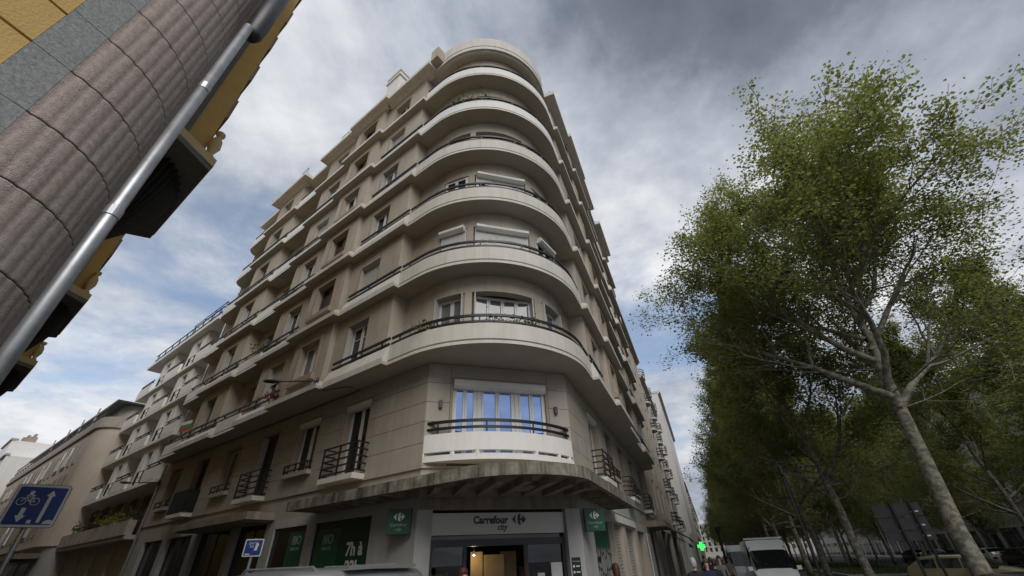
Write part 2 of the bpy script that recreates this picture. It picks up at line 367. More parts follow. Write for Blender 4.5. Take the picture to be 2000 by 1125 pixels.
def place_window(parent, xy, rz, z, w, h, style, leaves=2, name='window'):
    """parts: window = its frame mesh; sub-parts pane, shutter, roller_box"""
    fm = {'brown': M['brown'], 'grey': M['grey_frame']}.get(style.get('frame'), M['pvc'])
    o = link(name, frame_mesh(w, h, leaves, fm, rail=style.get('rail')), parent)
    loc = Matrix.Translation((xy[0], xy[1], z)) @ Matrix.Rotation(rz, 4, 'Z')
    o.matrix_parent_inverse = Matrix.Identity(4)
    o.matrix_local = (Matrix.Translation(parent.location).inverted() @ loc) if parent.type == 'EMPTY' else loc
    gl = M[style.get('glass', 'glass')]; t = 0.06; lw = (w-2*t)/leaves
    for i in range(leaves): part('pane', pane_mesh(lw-0.008-2*t+.01, h-4.4*t+.01, gl), o, (-w/2+t+(i+.5)*lw, 0.0, 2.4*t-.005))
    if style.get('shut'):
        d = style.get('sd', 0.22)
        for sx in (-1, 1): part('shutter', shutter_mesh(d, h-0.04, M['shutter']), o, (sx*(w/2-0.03), -0.05-d, 0.02))
    if style.get('slats'):
        f = style['slats']; part('roller_shutter', slats_mesh(w-0.06, h*f, M['slat']), o, (0, -0.075, h*(1-f)))
    if style.get('box'): part('roller_box', rollbox_mesh(w-0.04, M['white_paint'] if style['box'] != 'dark' else M['grey_frame']), o, (0, -0.05, h-0.2))
    return o
def surround(mb, F, s0, s1, z0, z1, e, t=0.09, proud=0.03, sill=True, sub=False):
    F.box(mb, s0-t, s0, e+.001, e+proud, z0, z1+t); F.box(mb, s1, s1+t, e+.001, e+proud, z0, z1+t); F.box(mb, s0, s1, e+.001, e+proud-.002, z1, z1+t)
    if sill: F.box(mb, s0-t-.03, s1+t+.03, e+.001, e+proud+.05, z0-.12, z0-.001)
def railing(mb, fn, z, h=(0.06, 0.27), posts=1.5, w=0.03, base=-0.09):
    for k, hz in enumerate(h):
        t = 0.042 if k == 0 else 0.05
        mb.sweep([(-w, z+hz), (w, z+hz), (w, z+hz+t*1.6), (-w, z+hz+t*1.6)], fn)
    c = fn(0.0); acc = 0.4
    for a, b in zip(c, c[1:]):
        L = math.dist(a, b); 
        while acc < L:
            t = acc/L; x, y = a[0]+(b[0]-a[0])*t, a[1]+(b[1]-a[1])*t
            mb.box(x-.022, x+.022, y-.022, y+.022, z+base, z+h[-1]+.01); acc += posts
        acc -= L

# ================================================================== MAIN BUILDING
B = empty('apartment_building', (-1.0, 14.5, 0), 'tall beige curved-corner apartment building with stacked rounded balconies above a corner shop', 'building')
def zf(k): return 7.22+3.05*(k-2)
SEG = {'L': [('A', 1.2, 4.6, .98), ('B', 4.6, 8.25, 1.19), ('C', 8.25, 11.6, .98), ('D', 11.6, 14.0, .79), ('E', 14.0, 18.3, 1.0), ('F', 18.3, 21.3, .79)],
       'R': [('A', 1.1, 4.5, 1.03), ('B', 4.5, 8.3, 1.22), ('C', 8.3, 12.0, 1.03), ('D', 12.0, 14.55, .86), ('E', 14.55, 19.3, 1.1), ('F', 19.3, 21.5, .85)]}
WALL = {'L': [('A', 1.6, 5.05, .63), ('B', 5.05, 7.8, .85), ('C', 7.8, 11.2, .63), ('D', 11.2, 14.5, .03), ('E', 14.5, 17.85, .65), ('F', 17.85, 21.7, .03)],
        'R': [('A', 1.6, 4.95, .68), ('B', 4.95, 7.85, .88), ('C', 7.85, 11.55, .68), ('D', 11.55, 15.0, .05), ('E', 15.0, 18.85, .75), ('F', 18.85, 22.0, .05)]}
WINS = {'L': {'A': (2.9, 4.2), 'B': (5.75, 7.2), 'C': (8.95, 10.28), 'D': (12.2, 13.6), 'E': (15.75, 17.1), 'F': (18.7, 20.2)},
        'R': {'A': (2.75, 4.05), 'B': (5.7, 7.2), 'C': (9.1, 10.5), 'D': (12.6, 14.0), 'E': (16.3, 17.7), 'F': (19.6, 20.9)}}
FRS = {'L': FL, 'R': FR_}
BACK = [FR_(22.0, -9.0), (2.0, 30.0), FL(21.7, -9.0)]
def outline(trim=0.0, top=False, trimcurve=None):
    pts = []
    for nme, a, b, ee in reversed(SEG['L']):
        if nme == 'F' and not top:
            for i in range(7):
                t = math.pi/2*i/6; pts.append(FL(b-.8+.8*math.cos(t), ee-trim-.8+.8*math.sin(t)))
            pts.append(FL(a, ee-trim))
        else: pts += [FL(b, ee-trim), FL(a, ee-trim)]
    pts += curve_path(1.2, 1.1, 48)(-(trim if trimcurve is None else trimcurve))
    for nme, a, b, ee in SEG['R']:
        if nme == 'F' and not top:
            pts.append(FR_(a, ee-trim))
            for i in range(7):
                t = math.pi/2*(1-i/6); pts.append(FR_(b-.8+.8*math.cos(t), ee-trim-.8+.8*math.sin(t)))
        else: pts += [FR_(a, ee-trim), FR_(b, ee-trim)]
    return pts
def clean(pts):
    r = []
    for p in pts:
        if not r or math.dist(p, r[-1]) > 1e-4: r.append(p)
    return r
wst = random.Random(5)
CW = CurveFr(R0-0.75)
for k in range(2, 8):
    z = zf(k); zt = z+3.05; zr = z+0.10
    # floor slab
    mb = MB(); mb.prism(clean(outline()+[FR_(22.0, 0), BACK[0], BACK[1], BACK[2], FL(21.7, 0)]), z, zr); mb.build('floor_slab', M['soffit'], B)
    # thin painted nose round the slab edge
    # curved corner balcony
    mb = MB(); mb.sweep([(-0.14, zr+.06), (0.005, zr+.06), (0.005, z+.69), (-0.14, z+.69)], curve_path(1.19, 1.09))
    cp = curve_path(1.19, 1.09, 24)(-0.05)
    for q in curve_path(1.19, 1.09, 24)(-0.105)[1:-1:4]: mb.box(q[0]-.025, q[0]+.025, q[1]-.025, q[1]+.025, zr, zr+.07)
    par = mb.build('balcony_parapet', M['paint'] if k not in (6, 7) else M['white_paint'], B)
    mb = MB(); mb.sweep([(-.20, zr-.099), (.006, zr-.099), (.006, zr+.004), (-.20, zr+.004)], curve_path(1.19, 1.09)); mb.build('slab_edge', M['paint'], B)
    mb = MB(); railing(mb, lambda d, f=curve_path(1.19, 1.09): f(d-0.07), z+.69); rl = mb.build('railing', M['iron'], par)
    for sd in 'LR':
        F = FRS[sd]
        for nme, a, b, ee in SEG[sd]:
            full = nme in 'ACE' and not (nme == 'A' and k == 7) and not (nme != 'A' and k == 7) and not (sd == 'R' and nme == 'A' and k != 2)
            mb = MB(); g = 0.002
            if nme in 'DF':
                bb = b if nme == 'D' else b-.75
                mb.sweep([(ee-.14, zr+.06), (ee+.004, zr+.06), (ee+.004, z+.69), (ee-.14, z+.69)], F.line(a+g, bb))
                for q in (0.2, 0.5, 0.8): F.box(mb, a+(bb-a)*q-.06, a+(bb-a)*q+.06, ee-.13, ee-.08, zr, zr+.07)
                F.box(mb, a+g, bb, ee-.2, ee+.005, z+.001, zr+.004)
                if nme == 'F':
                    fn = lambda d, F=F, b=b, ee=ee: [F(b-.8+(.8+d)*math.cos(math.pi/2*i/8), ee-.8+(.8+d)*math.sin(math.pi/2*i/8)) for i in range(9)]
                    mb.sweep([(-.14, z+.001), (.004, z+.001), (.004, z+.69), (-.14, z+.69)], fn)
                p2 = mb.build('balcony_parapet', M['white_paint'], B); rb = MB(); railing(rb, lambda d, F=F, a=a, b=bb, ee=ee: [F(a, ee-.07+d), F(b, ee-.07+d)], z+.69); rb.build('railing', M['iron'], p2)
            elif full:
                top = z+.66 if nme == 'A' else z+.50
                mb.sweep([(ee-.30, zr+.001), (ee+.003, z+.001), (ee+.003, z+.22), (ee-.17, top), (ee-.30, top)], F.line(a+g, b-g))
                p2 = mb.build('balcony_parapet', M['paint'], B)
                rb = MB(); r0, r1 = a+.05, b-.05
                if nme == 'A' and sd == 'R': r1 = a+2.4
                if nme == 'C': r0 = a+.2
                railing(rb, lambda d, F=F, a=r0, b=r1, ee=ee: [F(a, ee-.23+d), F(b, ee-.23+d)], top, h=(0.06+z+.69-top, 0.27+z+.69-top) if nme == 'A' else (.2, .44)); rb.build('railing', M['iron'], p2)
            else:
                mb.sweep([(ee-.36, zr+.001), (ee+.003, z+.001), (ee+.003, z+.20), (ee-.10, z+.27), (ee-.36, z+.27)], F.line(a+g, b-g)); mb.build('slab_edge', M['paint'], B)
        # walls of this floor
        mb = MB(); tr = MB(); pe = None
        for nme, a, b, ee in WALL[sd]:
            w0, w1 = WINS[sd][nme]
            if nme == 'B': hz = (z+.98, z+2.50)
            elif k == 7 and nme != 'D': hz = (z+.75, z+2.35)
            else: hz = (z+.14, z+2.52)
            dp = 0.30
            wall(mb, F, a, b, zr, zt, ee, [(w0, w1, hz[0], hz[1])], dp)
            # returns between steps
            if pe is not None and abs(pe-ee) > .01:
                p, q = F(a, pe), F(a, ee); mb.quad((*p, zr), (*q, zr), (*q, zt), (*p, zt))
            pe = ee
            tr = MB()
            if nme == 'B' and k < 7:
                surround(tr, F, w0, w1, hz[0], hz[1], ee, .10, .05); F.box(tr, w0-.18, w1+.18, ee+.001, ee+.16, hz[0]-.30, hz[0]-.125)
            elif nme not in 'DF': surround(tr, F, w0, w1, hz[0], hz[1], ee, .06, .02, sill=nme == 'B')
            if tr.v: tr.build('window_surround', M['trim'], B)
            st = {}
            r = wst.random()
            if nme in 'AC': st = dict(shut=True, glass='glass' if r < .8 else 'bright_glass') if r < .62 else (dict(slats=.9, box='dark') if r < .78 else dict(shut=True, slats=.35))
            elif nme == 'B': st = dict(frame='brown') if (r < .6 and sd == 'L') else dict(glass='bright_glass' if r > .85 else 'glass')
            else: st = dict(shut=True) if r < .7 else dict(frame='grey')
            if sd == 'L' and nme == 'A':
                st = {2: dict(shut=True, rail=4), 3: dict(slats=.95, box='dark'), 4: dict(shut=True), 5: dict(shut=True, glass='bright_glass'), 6: dict(shut=True, slats=.5), 7: dict(frame='grey')}[k]
            if sd == 'L' and nme == 'B': st = {2: dict(glass='bright_glass'), 3: dict(frame='brown'), 4: dict(frame='brown'), 5: dict(), 6: dict(frame='brown'), 7: dict(frame='brown')}[k]
            c = F((w0+w1)/2, ee-dp+.03)
            place_window(B, c, F.rz, hz[0], w1-w0, hz[1]-hz[0], st)
        p, q = F(WALL[sd][0][1], WALL[sd][0][3]), F(WALL[sd][0][1], -0.02); mb.quad((*p, zr), (*q, zr), (*q, zt), (*p, zt))
        if sd == 'L': p, q = F(21.7, .03), F(21.7, -6)
        else: p, q = F(22.0, .05), F(22.0, -6)
        mb.quad((*p, zr), (*q, zr), (*q, zt), (*p, zt))
        mb.build('wall', M['stucco'], B)
    # curved corner wall with three windows
    az2s = lambda az: None
    def arc_at(azd):     # arc length where the view direction azd meets the wall
        best = None
        for i in range(400):
            s_ = CW.len*i/399; p = CW(s_, 0); d = abs(math.degrees(math.atan2(p[0], p[1]))-azd)
            if best is None or d < best[0]: best = (d, s_)
        return best[1]
    wins = [(arc_at(-13.0), arc_at(-8.1)), (arc_at(-6.9), arc_at(3.7)), (arc_at(4.8), arc_at(8.6))]
    mb = MB(); H = (z+.14, z+2.36)
    wall(mb, CW, -(1.6-sLt)+.0, CW.len+(1.6-sRt), zr, zt, 0.0, [(a, b, H[0], H[1]) for a, b in wins], 0.30, sub=.16)
    mb.build('corner_wall', M['stucco'], B, smooth=False)
    tr = MB()
    for i, (a, b) in enumerate(wins):
        p, q = CW(a, -.16), CW(b, -.16); cx, cy = (p[0]+q[0])/2, (p[1]+q[1])/2; ln = math.dist(p, q)
        rz = math.atan2(q[1]-p[1], q[0]-p[0])
        st = {2: dict(shut=True, glass='bright_glass'), 3: dict(box=1, slats=.92), 4: dict(box=1 if i == 1 else None, slats=.25 if i == 1 else None, glass='glass'), 5: dict(glass='glass'), 6: dict(glass='bright_glass'), 7: dict(glass='bright_glass', box=1)}[k]
        if k == 3 and i == 2: st = dict(box=1)
        if k == 2: st = dict(shut=True, sd=.30, glass='bright_glass')
        ins = 0.10 if k in (3, 4) else -0.10
        n_ = (math.sin(rz), -math.cos(rz))
        place_window(B, (cx+n_[0]*ins, cy+n_[1]*ins), rz, H[0], ln-.02, H[1]-H[0], st, leaves=4 if i == 1 else 2)

# ---- roof cornice, attic parapet, chimneys
zc_ = zf(8)
mb = MB()
def cornice_pts(SG, F, pairs):
    return [F(a, e_) for a, e_ in pairs]
cl = [(21.7, .5), (18.5, .5), (18.5, 1.2), (13.7, 1.2), (13.7, .62), (11.8, .62), (11.8, 1.2), (8.1, 1.2), (8.1, 1.38), (4.4, 1.38), (4.4, 1.2), (0.9, 1.2), (0.9, .6)]
crr = [(0.78, .6), (0.78, 1.2), (4.1, 1.2), (4.1, 1.38), (8.2, 1.38), (8.2, 1.28), (11.6, 1.28), (11.6, .93), (13.4, .93), (13.4, 1.36), (18.3, 1.36), (18.3, .6), (22.0, .6)]
cpts = [FL(*p) for p in cl]+curve_path(0.5, 0.4, 40)(-.15)[1:-1]+[FR_(*p) for p in crr]+BACK
mb.prism(clean(cpts), zc_, zc_+.28); mb.build('roof_cornice', M['paint'], B)
mb = MB()    # moulding under the cornice
def shrink(pairs, t): return pairs
for F, pairs in ((FL, [(1.3, 4.8, .63), (4.9, 8.0, .85), (8.0, 11.3, .63), (14.4, 18.0, .65)]), (FR_, [(1.4, 4.9, .68), (4.8, 7.9, .88), (7.9, 11.6, .68), (14.9, 18.9, .75)])):
    for a, b, ee in pairs:
        mb = MB(); F.box(mb, a-.12, b+.12, ee-.2, ee+.16, zc_-.16, zc_-.002); F.box(mb, a-.2, b+.2, ee-.2, ee+.28, zc_-.07, zc_-.003); mb.build('cornice_moulding', M['paint'], B)
mb = MB(); mb.sweep([(-.42, zc_-.10), (-.28, zc_-.10), (-.28, zc_-.002), (-.42, zc_-.002)], curve_path(0.5, 0.4)); mb.build('cornice_moulding', M['paint'], B)
mb = MB(); mb.sweep([(-.32, zc_+.31), (-.13, zc_+.31), (-.13, zc_+1.16), (-.32, zc_+1.16)], curve_path(0.3, 0.2)); mb.build('attic_parapet', M['paint'], B)
mb = MB(); mb.sweep([(-.30, zc_+.281), (-.16, zc_+.281), (-.16, zc_+.311), (-.30, zc_+.311)], curve_path(0.3, 0.2)); mb.build('attic_joint', M['joint'], B)
mb = MB()
for F, a, b in ((FL, .9, 11.7), (FL, 13.8, 18.4), (FR_, .8, 11.5), (FR_, 13.5, 18.2)):
    mb = MB(); F.box(mb, a, b, .86, 1.05, zc_+.281, zc_+.50); mb.build('roof_edge', M['paint'], B)
mb = MB()
FL.box(mb, .35, .9, .3, 1.1, zc_+.281, zc_+1.35); FL.box(mb, .9, 2.6, -.4, .1, zc_+.281, zc_+1.35); FL.box(mb, .9, 2.6, .1, .75, zc_+1.2, zc_+1.35)
mb.build('attic_wall', M['stucco'], B)
mb = MB(); FL.box(mb, 4.95, 6.25, -.6, .55, zc_+.27, zc_+5.0); c_ = mb.build('chimney', M['white_paint'], B)
mb = MB(); FL.box(mb, 4.85, 6.35, -.7, .65, zc_+4.45, zc_+4.62); FL.box(mb, 4.87, 6.33, -.68, .63, zc_+5.001, zc_+5.25); mb.build('chimney_cap', M['white_paint'], c_)
for s_ in (5.0, 9.2, 14.2):      # thin guard frames on the roof edge
    mb = MB()
    for d in (0, .8): mb.tube([(*FL(s_+d, .95), zc_+.5), (*FL(s_+d, .95), zc_+1.35)], .018, 6)
    mb.tube([(*FL(s_, .95), zc_+1.35), (*FL(s_+.8, .95), zc_+1.35)], .018, 6); mb.build('roof_guard', M['darkmetal'], B)
mb = MB(); mb.prism([FL(19.5, -.2), FL(1, -1.2), CC, FR_(1, -1.2), FR_(20, -.2)]+BACK, zc_+.28, zc_+.35); mb.build('roof', M['darkmetal'], B)

# ---- first floor: base wall, stone panels, windows, balconettes
zA, zB_ = 4.13, 7.22
f1 = {'L': (FL, 21.7, [(2.8, 4.2), (5.85, 7.35), (8.87, 10.25), (12.25, 13.65), (15.55, 17.0), (18.92, 20.4)]), 'R': (FR_, 22.0, [(2.98, 4.6), (6.38, 7.85), (9.7, 11.4), (13.34, 15.0), (17.2, 18.9)]), 'C': (FC, 4.648, [(0.78, 3.88)])}
rows = [4.13, 4.74, 5.35, 5.94, 6.56, 7.21]
prnd = random.Random(3)
for key, (F, ln, ws) in f1.items():
    top = 6.70
    full = lambda i: (key == 'L' and i in (0, 2, 4)) or (key == 'R' and i % 2 == 0) or key == 'C'
    holes = [(a, b, 4.32 if full(i) else 4.80, top) for i, (a, b) in enumerate(ws)]
    mb = MB(); wall(mb, F, 0, ln, zA, zB_, -.03, holes, .30); mb.build('wall', M['joint'], B)
    for h in holes:
        rv = MB()
        surround(rv, F, h[0], h[1], h[2], h[3], -.028, .07, .045, sill=False)
        for x0, x1 in ((h[0]-.001, h[0]+.012), (h[1]-.012, h[1]+.001)): F.box(rv, x0, x1, -.32, .015, h[2], h[3])
        F.box(rv, h[0], h[1], -.32, .015, h[3]-.012, h[3]+.001)
        rv.build('window_surround', M['trim'], B)
        m2 = MB(); F.box(m2, h[0]-.07, h[1]+.07, -.028, .013, h[3]+.078, 7.203); m2.build('stone_panel', M['panel'], B)
    g = .007
    for r0, r1 in zip(rows, rows[1:]):
        cuts = [0.0]; spans = []
        x = 0.0
        for h in sorted(holes):
            if r1 > h[2]+.02 and r0 < h[3]+.06:
                spans.append((x, h[0]-.075)); x = h[1]+.075
        spans.append((x, ln))
        for a, b in spans:
            if b-a < .12: continue
            k = max(1, round((b-a)/1.9)); off = 0
            for i in range(k):
                u, v = a+(b-a)*i/k, a+(b-a)*(i+1)/k
                d = prnd.uniform(-.002, .003)
                m2 = MB(); F.box(m2, u+(g if u > .01 else 0), v-(g if v < ln-.01 else 0), -.028, .012+d, r0+g, r1-g); m2.build('stone_panel', M['panel'], B)
    for i, h in enumerate(holes):
        c = F((h[0]+h[1])/2, -.30+.05)
        if key == 'C':
            for a_, b_ in ((.79, 1.58), (1.66, 2.82), (2.90, 3.87)):
                place_window(B, F((a_+b_)/2, -.12), F.rz, h[2], b_-a_, h[3]-h[2]-.02, dict(glass='mirror_glass'), leaves=2)
            for a_, b_ in ((1.581, 1.659), (2.821, 2.899)):
                m2 = MB(); F.box(m2, a_, b_, -.16, -.06, h[2], h[3]-.02); m2.build('window_post', M['pvc'], B)
            part_ = link('roller_box', rollbox_mesh(3.06, M['white_paint'], .30, .26), B); part_.matrix_parent_inverse = Matrix.Identity(4)
            part_.matrix_local = Matrix.Translation(B.location).inverted() @ Matrix.Translation((*F((h[0]+h[1])/2, -.12), 6.40)) @ Matrix.Rotation(F.rz, 4, 'Z')
        else:
            st = [dict(box=1), dict(box=1), dict(frame='brown', slats=.98), dict(frame='grey', glass='bright_glass'), dict(frame='brown'), dict(frame='grey', glass='bright_glass')][i] if key == 'L' else [dict(box=1), dict(frame='brown'), dict(), dict(frame='grey'), dict()][i]
            if key == 'L' and i == 2: st = dict(frame='brown', shut=True)
            place_window(B, c, F.rz, h[2], h[1]-h[0], h[3]-h[2]-.02, st)
# balconettes
def cage(F, s0, s1, e1, z0, z1, bars, solid=None, nm='balconette'):
    mb = MB()
    if solid: F.box(mb, s0, s1, 0.013, e1+.05, z0-.16, z0)
    else: F.box(mb, s0-.05, s1+.05, 0.013, e1+.02, z0-.14, z0)
    o = mb.build(nm, M['paint'] if solid else M['panel'], B)
    rb = MB(); t = .022
    for i in range(bars):
        z = z0+.09+(z1-z0-.12)*i/(bars-1)
        F.box(rb, s0, s1, e1-t, e1+t, z-.022, z+.022); F.box(rb, s0, s0+2*t, .013, e1-t-.001, z-.02, z+.02); F.box(rb, s1-2*t, s1, .013, e1-t-.001, z-.02, z+.02)
    for s_ in (s0+t, (s0+s1)/2, s1-t): F.box(rb, s_-.02, s_+.02, e1-.02+.001, e1+.026, z0, z1)
    rb.build('railing', M['iron'], o); return o
cage(FL, 2.55, 4.4, .42, 4.25, 5.2, 5, True); cage(FL, 5.8, 7.4, .18, 4.80, 5.12, 2); cage(FL, 8.7, 10.4, .42, 4.25, 5.2, 5, True); cage(FL, 12.2, 13.7, .18, 4.80, 5.12, 2)
o = cage(FL, 15.4, 17.15, .42, 4.25, 5.2, 5, True); mb = MB(); FL.box(mb, 15.36, 17.19, .45, .47, 4.28, 5.22); FL.box(mb, 15.36, 15.38, .02, .47, 4.28, 5.22); FL.box(mb, 17.17, 17.19, .02, .47, 4.28, 5.22); mb.build('cloth_screen', mat('dark_green_cloth', (.008, .016, .012), .9, .3, 6), o)
cage(FL, 18.87, 20.45, .18, 4.80, 5.12, 2)
cage(FR_, 2.8, 4.75, .42, 4.25, 5.2, 5, True); cage(FR_, 6.3, 7.95, .18, 4.80, 5.2, 3); cage(FR_, 9.5, 11.5, .42, 4.25, 5.2, 5, True); cage(FR_, 13.2, 15.1, .18, 4.8, 5.2, 3); cage(FR_, 17.1, 19.0, .42, 4.25, 5.2, 5, True)
# corner balcony of the first floor
def arcbalc(n=28):
    # arc through the chamfer ends bulging out
    ch = 4.648; sag = .80; rr_ = (ch*ch/4+sag*sag)/(2*sag); a = math.asin(ch/2/rr_)
    def fn(d): return [FC(ch/2+(rr_+d)*math.sin(-a+2*a*i/n), (rr_+d)*math.cos(-a+2*a*i/n)-(rr_-sag)) for i in range(n+1)]
    return fn
ab = arcbalc()
mb = MB(); mb.prism(ab(0)+[FC(4.648, .013), FC(0, .013)], 4.19, 4.31); cb = mb.build('corner_balcony', M['white_paint'], B)
mb = MB(); mb.sweep([(-.12, 4.44), (.0, 4.44), (.0, 4.93), (-.12, 4.93)], ab)
for i in (0, 5, 9, 19, 24, 27):
    fa = ab(-.06); q = fa[i]; q2 = fa[min(i+1, 28)]; mb.tube([(*q, 4.31), (*q, 4.44)], .07, 6)
mb.sweep([(-.12, 4.311), (.0, 4.311), (.0, 4.35), (-.12, 4.35)], ab)
mb.build('parapet', M['white_paint'], cb)
mb = MB(); railing(mb, lambda d: ab(d-.06), 4.93, h=(.12, .30), posts=1.45); mb.build('railing', M['iron'], cb)
for sx in (.42, 4.18):
    mb = MB(); FC.box(mb, sx-.05, sx+.05, .013, .11, 5.75, 5.98); FC.box(mb, sx-.06, sx+.06, .013, .06, 5.80, 5.93); mb.build('wall_lamp', M['darkmetal'], B)
# band between ground floor and first floor
mb = MB()
FL.box(mb, 0.02, 21.7, -.6, -.03, 3.33, 4.129); FR_.box(mb, .02, 22, -.6, -.03, 3.33, 4.129); FC.box(mb, 0, 4.648, -.6, -.032, 3.33, 4.128)
mb.build('band', M['panel'], B)
mb = MB()
FL.box(mb, -.03, 21.7, -.03, .03, 4.06, 4.128); FR_.box(mb, -.03, 22, -.03, .03, 4.06, 4.128); FC.box(mb, 0.0, 4.648, -.03, .03, 4.06, 4.127); mb.build('band_moulding', M['panel'], B)

# ---- concrete canopies
CN = 2.0; CCn = centre(1.0, 1.0, CN); sLc = (CCn[0]-Lp[0])*ld[0]+(CCn[1]-Lp[1])*ld[1]; sRc = (CCn[0]-Rp[0])*rd[0]+(CCn[1]-Rp[1])*rd[1]
def can_path(sL, sR, n=30):
    def fn(d):
        return [FL(sL, 1+d)]+[(CCn[0]+(CN+d)*math.cos(AL+(AR-AL)*i/n), CCn[1]+(CN+d)*math.sin(AL+(AR-AL)*i/n)) for i in range(n+1)]+[FR_(sR, 1+d)]
    return fn
mb = MB(); mb.sweep([(-.14, 3.36), (0, 3.36), (.0, 3.62), (-.14, 3.62)], can_path(4.9, 4.93)); cn = mb.build('canopy', M['mossy'], B)
mb = MB(); mb.prism(clean(can_path(4.9, 4.93)(-.139)+[FR_(4.93, -.02), FR_(0, -.02), FL(0, -.02), FL(4.9, -.02)]), 3.53, 3.618); mb.build('canopy_slab', M['concrete'], cn)
def rib(F, s0, e1, w=.12):
    m2 = MB(); F.box(m2, s0-w/2, s0+w/2, -.029, e1, 3.365, 3.532); m2.build('canopy_rib', M['concrete'], cn)
for i in range(8): rib(FL, 4.84-i*.62, .861); rib(FR_, 4.87-i*.62, .861)
for i in range(7):
    s0 = .35+i*.66; q = .3+(1.75-.3)*math.sin(math.pi*(s0+.2)/5.0)
    rib(FC, s0, min(2.35, 1.15+1.25*math.sin(math.pi*s0/4.648)), .2)
m2 = MB(); q = FC(2.75, .95); m2.lathe([(.36, 3.40), (.40, 3.43), (.40, 3.531)], q, 24); m2.build('round_lamp', M['concrete'], cn)
mb = MB(); FL.box(mb, 7.5, 13.9, .0-.029, 1.0, 3.36, 3.60); c2 = mb.build('canopy', M['concrete'], B)
for i in range(9):
    m2 = MB(); FL.box(m2, 7.7+i*.72, 7.84+i*.72, .02, .9, 3.30, 3.362); m2.build('canopy_rib', M['concrete'], c2)
mb = MB(); FR_.box(mb, 16.3, 21.6, -.029, 1.15, 3.30, 3.62); mb.build('canopy', M['concrete'], B)

# ---- ground floor: pillars, shop windows
def pillar(F, s0, s1, z1, e0=-.45, e1=.0, mt='pillargrey'):
    mb = MB(); F.box(mb, s0, s1, e0, e1, 0, z1); return mb.build('pillar', M[mt], B)
for a, b in ((7.34, 7.95), (10.35, 10.75), (13.9, 14.46), (17.33, 17.9), (20.5, 21.7)): pillar(FL, a, b, 3.329)
pillar(FL, 4.78, 5.24, 3.329); pillar(FL, 0.0, 1.9, 3.329, -.45, -.002, 'shopgrey')
mb = MB(); FL.box(mb, 1.9, 4.78, -.45, -.004, 3.07, 3.329); FL.box(mb, 5.24, 7.34, -.45, -.004, 3.07, 3.329); mb.build('lintel', M['shopgrey'], B)
pillar(FC, 0.0, .40, 3.04, -.5, .002, 'shopgrey'); pillar(FC, 4.2, 4.648, 3.04, -.5, .002, 'shopgrey')
mb = MB(); FC.box(mb, 0, 4.648, -.5, 0.0, 3.042, 3.329); mb.build('lintel', M['concrete'], B)
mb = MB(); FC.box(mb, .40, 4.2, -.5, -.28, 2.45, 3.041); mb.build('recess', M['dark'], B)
for a, b in ((0.0, 1.55), (4.95, 5.25), (7.14, 8.0), (10.69, 11.77), (14.87, 17.9), (20.9, 22.0)): pillar(FR_, a, b, 3.329, mt='shopgrey' if a < 1 else 'stucco')
mb = MB(); FR_.box(mb, 1.55, 14.87, -.45, -.004, 2.95, 3.329); mb.build('lintel', M['shopgrey'], B)
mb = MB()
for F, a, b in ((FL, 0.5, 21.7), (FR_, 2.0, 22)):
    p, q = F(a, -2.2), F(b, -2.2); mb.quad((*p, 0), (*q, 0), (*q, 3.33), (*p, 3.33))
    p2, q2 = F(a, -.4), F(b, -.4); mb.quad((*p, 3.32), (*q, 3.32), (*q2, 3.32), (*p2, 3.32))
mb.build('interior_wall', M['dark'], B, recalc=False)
def shopwin(F, s0, s1, z0, z1, e=-.22, mull=0, glass='glass', frame='darkmetal'):
    mb = MB(); t = .05
    F.box(mb, s0, s0+t, e-.04, e+.04, z0, z1); F.box(mb, s1-t, s1, e-.04, e+.04, z0, z1); F.box(mb, s0+t, s1-t, e-.04, e+.04, z1-t, z1); F.box(mb, s0+t, s1-t, e-.04, e+.04, z0, z0+t)
    for i in range(1, mull+1):
        x = s0+(s1-s0)*i/(mull+1); F.box(mb, x-.02, x+.02, e-.035, e+.035, z0+t, z1-t)
    o = mb.build('shop_window', M[frame], B)
    for i in range(mull+1):
        x0, x1 = s0+t+(s1-s0-2*t)*i/(mull+1), s0+t+(s1-s0-2*t)*(i+1)/(mull+1)
        mb = MB(); F.box(mb, x0+.001, x1-.001, e-.008, e+.008, z0+t, z1-t); mb.build('pane', M[glass], o)
    return o
shopwin(FL, 1.9, 4.78, .3, 3.07, e=-.10); shopwin(FL, 5.24, 7.34, .3, 3.07, e=-.10)
for a, b in ((7.95, 10.35), (10.75, 13.9), (14.46, 17.33), (17.9, 20.5)): shopwin(FL, a, b, .3, 3.329, mull=1)
shopwin(FR_, 17.9, 20.9, .1, 3.3, mull=1)
# posters and shop lettering on the left windows
def wall_text(F, s, e, z, body, size, mt, parent, **kw):
    me = texmesh(body, size, M[mt], **kw); o = bpy.data.objects.new('lettering', me); COL.objects.link(o); o.parent = parent
    mtx = wall_matrix((*F(s, e), z), F.x, F.n)
    o.matrix_parent_inverse = Matrix.Identity(4)
    o.matrix_local = (Matrix.Translation(parent.location).inverted() @ mtx) if parent.type == 'EMPTY' else mtx; return o
def poster(F, s0, s1, z0, z1, e, mt, label):
    mb = MB(); F.box(mb, s0, s1, e, e+.006, z0, z1); o = mb.build('window_poster', M[mt]); tag(o, label, 'poster'); return o
p1 = poster(FL, 5.35, 6.35, .4, 2.92, -.085, 'greenposter', 'pale green BIO poster in the narrow shop window beside the pillar')
wall_text(FL, 5.82, -.077, 2.55, 'BIO', .34, 'letterpale', p1, bold=.008); wall_text(FL, 5.85, -.077, 2.38, 'MARCHÉ', .13, 'letterpale', p1)
p2 = poster(FL, 3.45, 4.68, .4, 2.86, -.085, 'greenposter', 'green BIO poster filling the left half of the wide shop window')
wall_text(FL, 4.02, -.077, 2.48, 'BIO', .34, 'letterpale', p2, bold=.008); wall_text(FL, 4.05, -.077, 2.32, 'MARCHÉ', .13, 'letterpale', p2)
